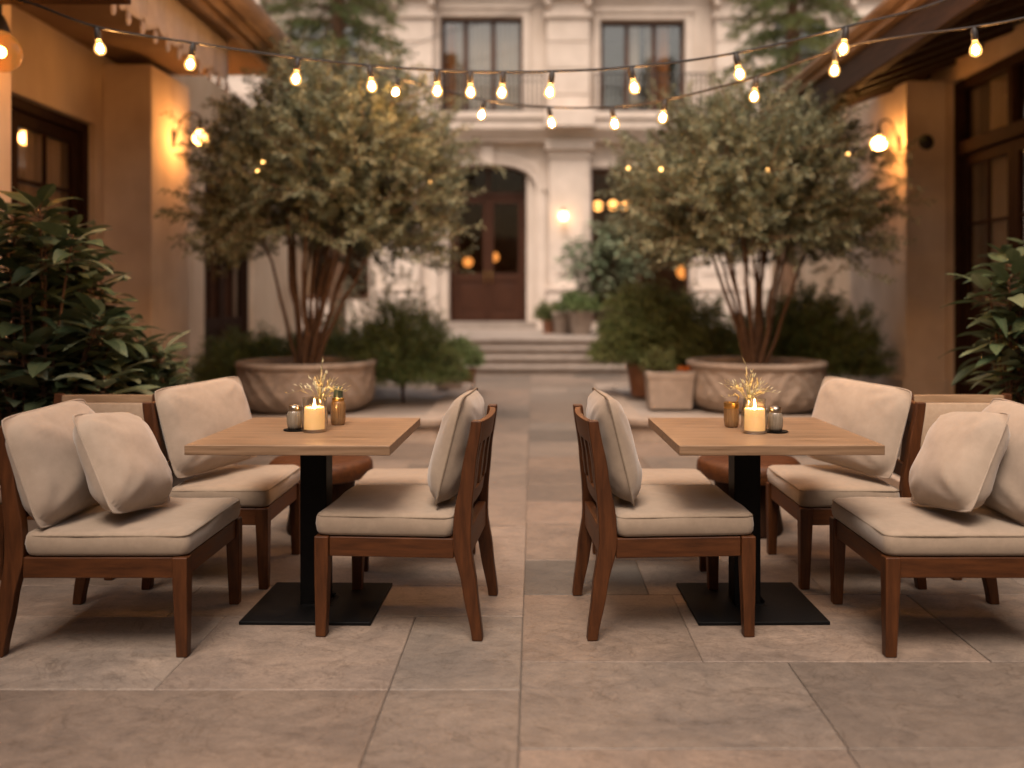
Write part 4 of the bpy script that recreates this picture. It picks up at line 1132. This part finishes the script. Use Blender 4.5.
def olive_tree(label, base, cc, rad, seed, ntw=1000, nleaf=24):
    rn = random.Random(seed); t = thing('potted_tree', label, 'tree', base, 0, 'multi stemmed trees in carved planters')
    B = V(base); C = V(cc) - B; rx, ry, rz = rad; off = V((seed * 3.1, seed * 1.7, 0))
    def shape(d):   # uneven crown radius factor by direction
        return 1 + .26 * noise.noise(d * 1.9 + off) + .14 * noise.noise(d * 4.5 + off)
    tr = MB(); stems = []; NS = 16
    for i in range(NS):
        az = i * 2.39996 + rn.uniform(-.3, .3); sp = (i + .5) / NS
        d = V((math.cos(az) * sp ** .7, math.sin(az) * sp ** .7, .62 - .55 * sp + rn.uniform(-.05, .15)))
        tip = C + V((d.x * rx * .80, d.y * ry * .80, d.z * rz * .95))
        p0 = V((math.cos(az) * .10 * sp, math.sin(az) * .10 * sp, -.03)); p1 = V((math.cos(az) * (.12 + .22 * sp), math.sin(az) * (.12 + .22 * sp), .55 + .25 * rn.random()))
        path = bez(p0, p1, tip, 12); path = [p + V((noise.noise(p * 3 + off), noise.noise(p * 3 + off + V((9, 0, 0))), 0)) * .05 * min(1, k / 3) for k, p in enumerate(path)]
        r0 = rn.uniform(.020, .032); tr.tube(path, [r0 * (1 - .78 * k / 12) for k in range(13)], 8); stems.append(path)
    ends = []
    for path in stems:
        for _ in range(9):
            k = rn.randint(5, 11); s = path[k]
            if s.z < C.z - rz * .42: continue
            d = rdir(rn); d.z = abs(d.z) * .8
            o = (s - C); o = V((o.x / rx, o.y / ry, o.z / rz)); d = (d + o * .8).normalized()
            ln = rn.uniform(.35, .8); e = s + d * ln; m = s.lerp(e, .5) + V((0, 0, -.05))
            q = bez(s, m, e, 4); tr.tube(q, [.011 * (1 - k / 12), .008, .006, .005, .003], 5); ends.append(e)
    lf = MB(); tw = 0; tries = 0
    while tw < ntw and tries < ntw * 6:
        tries += 1
        d = rdir(rn); rr = rn.random() ** (1 / 2.1); wisp = rn.random() < .10
        if wisp: rr = rn.uniform(.98, 1.14)
        f = shape(d) * rr
        p = C + V((d.x * rx, d.y * ry, d.z * rz)) * f
        h = math.hypot((p.x - C.x) / rx, (p.y - C.y) / ry)
        zl = C.z - rz * (.40 + .45 * max(0, h - .35))     # bare stems show under the middle of the crown
        if p.z < zl + rn.uniform(-.12, .12): continue
        if noise.noise(p * 1.9 + off) < -.27 and rr > .45: continue    # gaps
        tw += 1
        out = V((d.x, d.y, d.z * .5 + .35)).normalized(); td = (out + rdir(rn) * .7).normalized(); ln = rn.uniform(.20, .40) * (1.5 if wisp else 1)
        q = [p - td * ln * .4, p + td * ln * .15 , p + td * ln * .6 + V((0, 0, -.03))]; tr.tube(q, [.0045, .0035, .002], 4)
        tone0 = rn.uniform(.15, .75)
        for k in range(nleaf):
            u = k / nleaf; c = q[0].lerp(q[2], u ** .8); a = k * 2.4 + rn.random()
            sd = td.orthogonal().normalized(); sd = sd * math.cos(a) + td.cross(sd) * math.sin(a)
            ld = (sd + td * rn.uniform(.4, 1.1) + V((0, 0, .15))).normalized()
            lf.blade(c, ld, rdir(rn), rn.uniform(.042, .074), rn.uniform(.014, .021), min(1, max(0, tone0 + rn.uniform(-.3, .3))), .2, rn.uniform(0, .3))
    tr.build('trunk', M['bark'], t, smooth=True); lf.build('crown', M['leaf_olive'], t, tones=True)
    return t
olive_tree('grey green multi stemmed tree in the left carved planter, with the fuller rounder crown', (PLX, PY0, .63), (-2.0, 9.05, 2.46), (1.23, 1.2, 1.20), 5, 3300, 32)
olive_tree('bronze green multi stemmed tree in the right carved planter, with the flatter wider crown', (PRX, PY0, .63), (2.20, 9.05, 2.30), (1.17, 1.15, .98), 12, 3000, 32)

def fuzzy(name, label, cat, base, r, h, n, leaf, mat, group=None, ln=.1, w=.012, up=.5, stems=10, seed=1, droop=.2, squash=1.0, lift=.0):
    """bushy shrub: twigs through a dome, many narrow leaves"""
    rn = random.Random(seed); t = thing(name, label, cat, base, 0, group); st = MB(); lf = MB(); off = V((seed * 2.3, 0, seed))
    for i in range(stems):
        a = rn.uniform(0, 6.28); s = rn.random() ** .6; st.tube(bez(V((0, 0, -.02)), V((0, 0, h * .4)), V((math.cos(a) * r * .7 * s, math.sin(a) * r * .7 * squash * s, h * (.9 - .4 * s))), 6), [.014, .012, .01, .008, .006, .005, .004], 5)
    for i in range(int(n * 1.45)):
        d = rdir(rn); d.z = abs(d.z) * 1.05 - .12; rr = rn.random() ** .38 * (1 + .24 * noise.noise(d * 2.4 + off) + .14 * noise.noise(d * 6 + off))
        p = V((d.x * r * rr, d.y * r * squash * rr, lift + h * .08 + max(-.02, d.z) * (h * .92) * rr + (1 - abs(d.z)) * h * .18))
        td = (V((d.x, d.y, d.z * .6 + up)) + rdir(rn) * .45).normalized(); tl = ln * rn.uniform(1.2, 2.2); tone0 = rn.uniform(.1, .75)
        st.tube([p - td * tl * .5, p + td * tl * .5], [.003, .0015], 3, cap=False)
        for k in range(leaf):
            u = k / leaf; c = p + td * tl * (u - .45); a = k * 2.4
            sd = td.orthogonal().normalized(); sd = sd * math.cos(a) + td.cross(sd) * math.sin(a)
            lf.blade(c, sd + td * rn.uniform(.5, 1.3), rdir(rn), ln * rn.uniform(.6, 1.15), w, min(1, max(0, tone0 + rn.uniform(-.25, .25))), .15, droop * rn.random())
    st.build('stems', M['bark'], t); lf.build('foliage', M[mat], t, tones=True)
    return t

# left bed
fuzzy('shrub', 'dark feathery shrub right of the left planter', 'shrub', (-1.40, 9.7, .19), .62, 1.12, 760, 16, 'leaf_dark', None, .085, .011, .6, seed=31)
fuzzy('shrub', 'dark low shrub between the left planter and the left wall lamp', 'shrub', (-3.25, 10.4, .19), .62, .74, 520, 14, 'leaf_dark', None, .10, .014, .5, seed=32)
fuzzy('shrub', 'dark shrub directly behind the left planter', 'shrub', (-2.35, 10.75, .19), .60, .85, 420, 14, 'leaf_dark', None, .09, .013, .5, seed=33)
fuzzy('young_tree', 'thin pale leaved young tree between the left crown and the mansion', 'tree', (-2.05, 12.2, 0), .85, 1.7, 300, 9, 'leaf_pale', None, .07, .016, .5, seed=35, lift=.35)
square_pot('square grey pot holding a sprouting plant beside the left aisle edge', -1.02, 11.0, .216, .165, .165, .34, 'pot_grey')
fuzzy('pot_plant', 'small low plant in the square grey pot beside the left shrub', 'plant', (-1.02, 11.0, .52), .15, .16, 90, 10, 'leaf_fern', None, .04, .008, .6, seed=36)
round_pot('terracotta pot with a clipped round bush on the left of the aisle', -.93, 12.2, .0, .16, .36, 'terracotta')
fuzzy('round_bush', 'clipped round green bush in terracotta pot left of the steps', 'bush', (-.98, 12.2, .30), .29, .50, 420, 14, 'leaf_dark', None, .05, .010, .4, seed=37)
# right bed
round_pot('terracotta pot under the large feathery fern right of the aisle', 1.25, 10.1, .216, .20, .36, 'terracotta')
fuzzy('fern_bush', 'large feathery fern drooping over its terracotta pot right of the aisle', 'fern', (1.28, 10.1, .45), .55, 1.0, 760, 16, 'leaf_fern', None, .12, .010, .35, seed=41, droop=.8)
fuzzy('fern_bush', 'pale feathery fern between the right trunk and the terracotta pot', 'fern', (1.95, 10.7, .19), .55, 1.20, 480, 14, 'leaf_fern', None, .12, .010, .5, seed=42, droop=.5)
square_pot('rectangular grey trough beside the right carved planter', 1.36, 9.0, .216, .235, .18, .36, 'pot_grey')
fuzzy('pot_plant', 'small green plant sprouting in the rectangular grey trough', 'plant', (1.27, 9.0, .54), .15, .26, 90, 10, 'leaf_fern', None, .055, .011, .8, seed=43)
fb = MB(); rn = random.Random(4)
for i in range(60):
    d = rdir(rn); d.z = abs(d.z); fb.blade(V((rn.uniform(-.045, .045), rn.uniform(-.03, .03), rn.uniform(.0, .05))), d, rdir(rn), .04, .026, rn.random(), .3)
fbo = fb.build('orange_flowers', M['petal'], tones=True, loc=(1.50, 8.95, .56)); tag(fbo, 'orange flowers in the rectangular trough by the right planter', 'flowers')
fuzzy('shrub', 'dense dark hedge shrub between the right planter and the right pilaster', 'shrub', (3.10, 10.1, .19), .85, 1.28, 1250, 15, 'leaf_dark', None, .09, .012, .7, seed=44, squash=.7)
fuzzy('shrub', 'green shrub directly behind the right planter', 'shrub', (2.45, 10.9, .19), .6, .85, 420, 14, 'leaf_dark', None, .09, .013, .6, seed=45)
# terrace pots
for (px, py, yy, r, h, lab, mat) in ((549, 331, 18.6, .15, .28, 'small dark pot with a bright sprig beside the arched door', 'terracotta'),
                                     (563, 331, 18.3, .22, .46, 'pale pot between the small dark pot and the leafy one on the terrace', 'pot_grey'),
                                     (581, 333, 17.9, .25, .48, 'pale pot with low greenery, rightmost seen on the terrace', 'pot_grey')):
    x = (px - PX) * yy / F; round_pot(lab, x, yy, TZ + .001, r, h, mat)
fuzzy('pot_plant', 'bright green sprig in the small dark pot by the arched door', 'plant', (.33, 18.6, TZ + .24), .26, .42, 130, 10, 'leaf_fern', None, .10, .022, .5, seed=51)
fuzzy('pot_plant', 'low dark greenery in the pale terrace pot below the leafy tree', 'plant', (.93, 17.9, TZ + .42), .42, .42, 260, 12, 'leaf_dark', None, .09, .02, .5, seed=52)
round_pot('large pot of the grey green leafy tree on the terrace', 1.65, 18.6, TZ + .001, .38, .55, 'pot_grey')

def leafy(name, label, cat, base, whorls, mat, ln, w, seed, nl=(8, 11), group=None, droop=.45, wave=.03, fold=.28):
    """broad leaved plant: stems rising to whorls of big leaves"""
    rn = random.Random(seed); t = thing(name, label, cat, base, 0, group); st = MB(); lf = MB(); B = V(base)
    for (x, y, z) in whorls:
        e = V((x, y, z)) - B; s = V((e.x * .25 + rn.uniform(-.08, .08), e.y * .25 + rn.uniform(-.08, .08), 0)); m = s.lerp(e, .5) + V((-e.x * .12, -e.y * .12, .05))
        path = bez(s, m, e, 8); st.tube(path, [.012, .011, .010, .009, .009, .008, .007, .006, .005], 6)
        n = rn.randint(*nl); a0 = rn.random() * 6.28; tn = rn.uniform(.1, .65)
        for k in range(n):
            u = k / n; a = a0 + k * 2.4; c = e - V((0, 0, .14 * (1 - u))) ; el = -.15 + .95 * u
            d = V((math.cos(a), math.sin(a), el + rn.uniform(-.2, .2))).normalized()
            q = c + d * .045; st.tube([c, q], [.004, .003], 4, cap=False)
            lf.broad(q, d, V((0, 0, 1)) + rdir(rn) * .35, ln * rn.uniform(.7, 1.15), w * rn.uniform(.75, 1.15), min(1, max(0, tn + rn.uniform(-.25, .35))), fold * rn.uniform(.4, 1.3), droop * rn.uniform(.4, 1.5), wave)
    st.build('stems', M['bark'], t, smooth=True); lf.build('leaves', M[mat], t, tones=True)
    return t
def spots(lst, ymin, ymax, seed, rep=3):
    rn = random.Random(seed); return [tuple(at(px + rn.uniform(-12, 12) * k, py + rn.uniform(-4, 16) * k, rn.uniform(ymin, ymax))) for k in range(rep) for px, py in lst]
L1 = [(12, 215), (40, 205), (8, 250), (45, 240), (75, 228), (18, 290), (55, 275), (86, 262), (104, 285), (8, 325), (40, 318), (72, 305), (100, 318), (120, 325), (15, 355), (50, 350), (84, 345), (110, 352),
      (-20, 230), (-30, 280), (-25, 330), (-20, 370), (12, 385), (45, 380), (78, 378), (105, 378), (-50, 300), (30, 345), (65, 330), (62, 362), (28, 270), (25, 400), (60, 400), (92, 398)]
leafy('leafy_shrub', 'tall broad leaved green shrub at the left edge before the French window', 'shrub', (-2.95, 5.35, .18), spots(L1, 4.95, 5.75, 3), 'leaf_broad', .245, .108, 71, (10, 13))
L2 = [(118, 345), (140, 340), (160, 352), (128, 370), (150, 372), (170, 376), (178, 388), (112, 390), (140, 392), (160, 395), (130, 355), (148, 358), (122, 400), (172, 400)]
leafy('leafy_shrub', 'low narrow leaved green shrub behind the rear left chair', 'shrub', (-2.45, 5.75, .18), spots(L2, 5.5, 5.95, 4), 'leaf_broad', .22, .062, 72, (11, 15))
L3 = [(a + 20, b) for a, b in [(1000, 262), (1022, 250), (985, 258), (1015, 290), (1030, 275), (995, 330), (1018, 318), (980, 328), (1008, 350), (1030, 340), (992, 368), (1020, 375), (1035, 305), (1045, 360), (1050, 270), (1010, 395), (1040, 400), (1065, 320), (1000, 300)]]
leafy('leafy_shrub', 'broad leaved green shrub at the right edge before the dark door', 'shrub', (2.95, 5.35, .18), spots(L3, 5.0, 5.6, 5), 'leaf_broad', .26, .085, 73, (9, 12))
def trough(label, x0, x1, y0, y1):
    t = thing('planting_trough', label, 'planter', ((x0 + x1) / 2, (y0 + y1) / 2, 0), 0, 'low troughs behind the outer chairs'); hx, hy = (x1 - x0) / 2, (y1 - y0) / 2
    b = MB(); b.loft([rrect(hx, hy, .03, 3, z=.001, m=2), rrect(hx, hy, .03, 3, z=.22, m=2), rrect(hx - .06, hy - .06, .02, 3, z=.22, m=2), rrect(hx - .06, hy - .06, .02, 3, z=.1, m=2)], cap1=False); b.build('kerb', M['pot_grey'], t)
    s = MB(); s.loft([rrect(hx - .058, hy - .058, .02, 3, z=.09, m=2), rrect(hx - .058, hy - .058, .02, 3, z=.19, m=2)]); s.build('soil', M['soil'], t)
trough('low stone trough of the tall shrub behind the left chairs', -3.45, -1.95, 4.85, 5.98)
trough('low stone trough of the broad leaved shrub behind the right chairs', 2.15, 3.55, 4.85, 5.9)
L4 = []
rn = random.Random(9)
for i in range(135):
    d = rdir(rn); rr = rn.random() ** .4; L4.append((1.50 + d.x * 1.0 * rr, 18.4 + d.y * .8 * rr, 2.02 + d.z * .92 * rr))
leafy('leafy_tree', 'grey green leafy tree on the terrace right of the wall lamp', 'tree', (1.65, 18.6, TZ + .5), L4, 'leaf_blue', .24, .085, 74, (9, 12), droop=.7)

def conifer(label, base, zb, zt, reach, seed, lean=0):
    rn = random.Random(seed); t = thing('conifer', label, 'tree', base, 0, 'conifers in front of the mansion'); tr = MB(); lf = MB(); H = zt
    tr.tube([(0, 0, -.02), (.03, 0, H * .4), (.0 + lean * .5, .03, H * .75), (lean, 0, H)], [.14, .11, .07, .02], 10)
    n = 74
    for i in range(n):
        u = i / n; z = zb + (H - zb) * u; a = i * 2.4; L = reach * (1 - .62 * u) * rn.uniform(.6, 1.1); d = V((math.cos(a), math.sin(a), 0))
        p0 = V((lean * (z / H) ** 2, 0, z)); path = bez(p0, p0 + d * L * .5 + V((0, 0, .25)), p0 + d * L + V((0, 0, -.28 * L)), 8); tr.tube(path, [.026, .023, .02, .017, .014, .011, .009, .007, .004], 5)
        tone0 = rn.uniform(.15, .7)
        for k in range(2, 9):
            for sgn in (-1, 1, 0):
                c = path[k]; sd = d.cross(V((0, 0, 1))) * sgn; td = (sd + d * rn.uniform(.5, 1.0) + V((0, 0, rn.uniform(-.45, .2)))).normalized(); tl = rn.uniform(.2, .38)
                for q in range(20):
                    cc = c + td * tl * q / 20; lf.blade(cc, td + rdir(rn) * .9, rdir(rn), rn.uniform(.08, .14), .013, min(1, max(0, tone0 + rn.uniform(-.25, .25))), .1, .4)
    tr.build('trunk', M['bark'], t, smooth=True); lf.build('crown', M['leaf_fern'], t, tones=True)
conifer('dark green conifer rising behind the left tree crown', (-3.05, 14.0, 0), 5.0, 9.6, 1.35, 81)
conifer('sparse green conifer rising beyond the right eave', (4.0, 14.2, 0), 4.6, 9.4, 1.05, 82, .3)

# ------------------------------------------------------------------ lamps
def bulb_parts(t, p, s=1.0, tilt=0.0):
    """socket, glass and filament of one hanging bulb under point p (parent coordinates)"""
    rot = Matrix.Translation(p) @ Matrix.Rotation(tilt, 4, 'Y')
    def tr(mb): mb.v = [tuple(rot @ V(v)) for v in mb.v]; return mb
    k = MB(); k.lathe([(.001, .012), (.012, .012), (.016, .0), (.0185, -.004), (.0185, -.052), (.0165, -.056), (.001, -.056)], 16); so = tr(k).build('socket', M['socket'], t, smooth=45)
    g = MB(); g.lathe([(.0135, -.056), (.0145, -.062), (.0200, -.075), (.0290, -.092), (.0325, -.108), (.0300, -.124), (.0210, -.136), (.0100, -.1415), (.0005, -.143)], 18); go = tr(g).build('bulb', M['bulb_glass'], t, smooth=True)
    f = MB(); f.lathe([(.0005, -.078), (.009, -.085), (.0150, -.098), (.0165, -.108), (.0140, -.119), (.007, -.126), (.0005, -.130)], 14); tr(f).build('filament', M['filament'], go, smooth=True)

def string_lights(label, pts, bulbs, seed):
    """cable through world points (smooth), bulbs at parameters given by x"""
    P0 = V(pts[0]); t = thing('string_lights', label, 'string lights', P0, 0); rn = random.Random(seed)
    path = []
    n = len(pts)
    for i in range(n - 1):      # Catmull-Rom
        a, b, c, d = V(pts[max(i - 1, 0)]), V(pts[i]), V(pts[i + 1]), V(pts[min(i + 2, n - 1)])
        for k in range(12):
            u = k / 12; path.append(.5 * ((2 * b) + (c - a) * u + (2 * a - 5 * b + 4 * c - d) * u * u + (3 * b - a - 3 * c + d) * u ** 3))
    path.append(V(pts[-1]))
    path = [p - P0 for p in path]
    k = MB(); k.tube(path, .0075, 7); k.build('cable', M['socket'], t, smooth=True)
    for x in bulbs:
        for i in range(len(path) - 1):
            if path[i].x <= x - P0.x < path[i + 1].x:
                u = (x - P0.x - path[i].x) / (path[i + 1].x - path[i].x); p = path[i].lerp(path[i + 1], u) + V((0, 0, -.016)); bulb_parts(t, p, tilt=rn.uniform(-.22, .22)); break
YA = 5.0
A = [V((-3.35, 5.0, 3.10)), at(30, 3, 5.0), at(97, 27, 5), at(193, 43, 5.1), at(298, 58, 5.2), at(400, 68, 5.3), at(503, 72, 5.3), at(620, 68, 5.2), at(736, 53, 5.1), at(846, 27, 5.0), at(950, -2, 5.0), V((2.95, 5.0, 3.30))]
string_lights('upper string of warm bulbs, the nearest, slung from the left beam to the right eave', A,
              [at(px, 0, y).x for px, y in ((97, 5), (193, 5.1), (298, 5.2), (370, 5.28), (437, 5.3), (470, 5.3), (503, 5.3), (552, 5.26), (631, 5.2), (736, 5.1), (846, 5.0))], 1)
Bp = [V((-2.9, 9.4, 3.78)), at(330, 60, 8.6), at(400, 79, 7.9), at(484, 100, 7.2), at(549, 107, 6.7), at(612, 107, 6.3), at(665, 100, 6.05), at(756, 77, 5.6), at(850, 46, 5.2), at(974, 27, 4.75), at(1024, 18, 4.6), at(1120, -4, 4.35)]
string_lights('lower string of warm bulbs sagging from behind the left tree to the right eave', Bp,
              [at(px, 0, y).x for px, y in ((398, 7.92), (484, 7.2), (549, 6.7), (612, 6.3), (665, 6.05), (756, 5.6), (835, 5.27), (974, 4.75))], 2)
# thin bare wires near the roofs
def wire(label, pts):
    k = MB(); k.tube(pts, .009, 6); tag(k.build('wire', M['socket'], smooth=True), label, 'wire', None)
wire('thin bare dark wire drooping past the left roof edge to the conifer', [V((-2.62, 7.0, 4.02)), at(240, 14, 9.0), at(262, 26, 10.5), at(300, 38, 12.5), V((-3.0, 13.8, 5.35))])
wire('thin dark wire running up across the upper left balcony window', [at(395, 52, 20.9), at(440, 35, 20.8), at(500, 17, 20.7), at(545, 4, 20.9), at(590, -20, 21.0)])

def fairy(label, pts):
    P0 = pts[0]; t = thing('fairy_lights', label, 'fairy lights', P0); q = [p - P0 for p in pts]; path = []
    for i in range(len(q) - 1): path += bez(q[i], q[i].lerp(q[i + 1], .5) + V((0, .05, -.06)), q[i + 1], 5)[:-1]
    k = MB(); k.tube(path + [q[-1]], .003, 4); k.build('wire', M['socket'], t)
    for p in q:
        g = MB(); rr = .015; g.lathe([(.0005, -rr)] + [(rr * math.sin(math.pi * i / 7), -rr * math.cos(math.pi * i / 7)) for i in range(1, 7)] + [(.0005, rr)], 10, p + V((0, 0, -.02))); g.build('bulb', M['fairy'], t, smooth=True)
fairy('tiny amber lights wound through the left tree', [at(px, py, y) for px, py, y in ((257, 168, 8.15), (263, 160, 8.2), (430, 180, 8.3))])
fairy('tiny amber lights wound through the right tree', [at(px, py, y) for px, py, y in ((628, 166, 8.7), (661, 167, 8.2), (768, 168, 8.1), (848, 152, 8.4))])

def wall_lantern(label, wallp, arm, s):
    """curved bracket on a side wing pilaster with a hanging globe"""
    t = thing('wall_lantern', label, 'lantern', wallp, 0, 'globe wall lanterns'); d = -s
    k = MB(); k.lathe([(.001, 0), (.05, 0), (.055, .01), (.03, .022), (.001, .022)], 16); k.v = [(d * z, x, y * 2.0) for x, y, z in k.v]; k.build('wall_plate', M['iron'], t, smooth=40)
    k = MB(); k.tube(bez(V((d * .02, 0, -.05)), V((d * arm * .25, 0, .30)), V((d * arm * .75, 0, .27)), 10) + bez(V((d * arm * .8, 0, .265)), V((d * arm * 1.02, 0, .25)), V((d * arm, 0, .17)), 5), .012, 8); k.build('arm', M['iron'], t, smooth=True)
    r = .10; c = V((d * arm, 0, 0))
    k = MB(); k.lathe([(.001, .18), (.016, .18), (.022, .14), (.045, .108), (.046, .09), (.001, .09)], 18, c); k.build('cap', M['iron'], t, smooth=40)
    g = MB(); g.lathe([(.055, .084)] + [(r * math.sin(math.pi * i / 14), r * math.cos(math.pi * i / 14)) for i in range(3, 14)] + [(.0005, -r)], 24, c); go = g.build('globe', M['bulb_glass'], t, smooth=True)
    f = MB(); q = .072; f.lathe([(.0005, -q)] + [(q * math.sin(math.pi * i / 10), -q * math.cos(math.pi * i / 10)) for i in range(1, 10)] + [(.0005, q)], 16, c); f.build('lamp_core', M['lamp_core'], go, smooth=True)
wall_lantern('lit globe lantern on a curved arm on the left pilaster beside the left tree', (-3.901, 9.75, 3.04), .30, -1)
wall_lantern('lit globe lantern on a curved arm on the right pilaster beside the right tree', (4.099, 10.05, 3.03), .235, 1)
def copper_lantern():
    c = at(0, 52, 5.86); t = thing('hanging_lantern', 'copper tinted glass globe lantern hanging at the upper left corner', 'lantern', c)
    r = .132
    g = MB(); g.lathe([(.04, r * .95)] + [(r * math.sin(math.pi * i / 18), r * math.cos(math.pi * i / 18)) for i in range(2, 18)] + [(.0005, -r)], 32); go = g.build('globe', M['copper_glass'], t, smooth=True)
    f = MB(); q = .036; f.lathe([(.0005, -q)] + [(q * math.sin(math.pi * i / 8), -q * math.cos(math.pi * i / 8)) for i in range(1, 8)] + [(.0005, q)], 12); f.build('lamp_core', M['lamp_core'], go, smooth=True)
    k = MB(); k.lathe([(.001, .24), (.02, .24), (.04, .2), (.058, .15), (.06, .125), (.001, .122)], 20); k.build('cap', M['iron'], t, smooth=40)
    k = MB(); k.tube([(0, 0, .235), (0, 0, 3.795 - c.z)], .013, 8); k.build('rod', M['iron'], t)
copper_lantern()

# ------------------------------------------------------------------ light, camera
SUN_EL, SUN_AZ = R(62), R(190)          # soft dusk light from high behind the camera
w = bpy.data.worlds.new('World'); scn.world = w; w.use_nodes = True
nt = w.node_tree; bg = nt.nodes['Background']
sky = nt.nodes.new('ShaderNodeTexSky'); sky.sky_type = 'NISHITA'; sky.sun_disc = False
sky.sun_elevation = SUN_EL; sky.sun_rotation = SUN_AZ; sky.air_density = 1.6; sky.dust_density = 4.0; sky.ozone_density = .6
tint = nt.nodes.new('ShaderNodeMixRGB'); tint.blend_type = 'MULTIPLY'; tint.inputs['Fac'].default_value = 1.0; tint.inputs['Color2'].default_value = (1.0, .85, .73, 1)
nt.links.new(sky.outputs['Color'], tint.inputs['Color1']); nt.links.new(tint.outputs['Color'], bg.inputs['Color'])
bg.inputs['Strength'].default_value = 0.076
sl = bpy.data.lights.new('sun', 'SUN'); sl.energy = 1.5; sl.angle = R(28); sl.color = (1.0, .86, .75)
so = bpy.data.objects.new('sun', sl); COL.objects.link(so)
sd = V((math.sin(SUN_AZ) * math.cos(SUN_EL), math.cos(SUN_AZ) * math.cos(SUN_EL), math.sin(SUN_EL)))
so.rotation_euler = sd.to_track_quat('Z', 'Y').to_euler(); so.location = (0, -10, 20)

cd = bpy.data.cameras.new('camera'); co = bpy.data.objects.new('camera', cd); COL.objects.link(co)
cd.sensor_width = 36; cd.lens = F / 1024 * 36; cd.shift_x = (512 - PX) / 1024; cd.shift_y = -(384 - PY) / 1024
co.location = (0, 0, EYE); co.rotation_euler = (R(90), 0, 0); cd.clip_end = 400; cd.clip_start = .05
cd.dof.use_dof = True; cd.dof.focus_distance = 3.62; cd.dof.aperture_fstop = 0.92
scn.camera = co
vs = scn.view_settings; vs.view_transform = 'Standard'; vs.look = 'None'; vs.gamma = 1; vs.use_curve_mapping = False; vs.exposure = 1.35
scn.cycles.use_denoising = True
scn.cycles.max_bounces = 8; scn.cycles.transparent_max_bounces = 16
scn.cycles.sample_clamp_indirect = 6.0
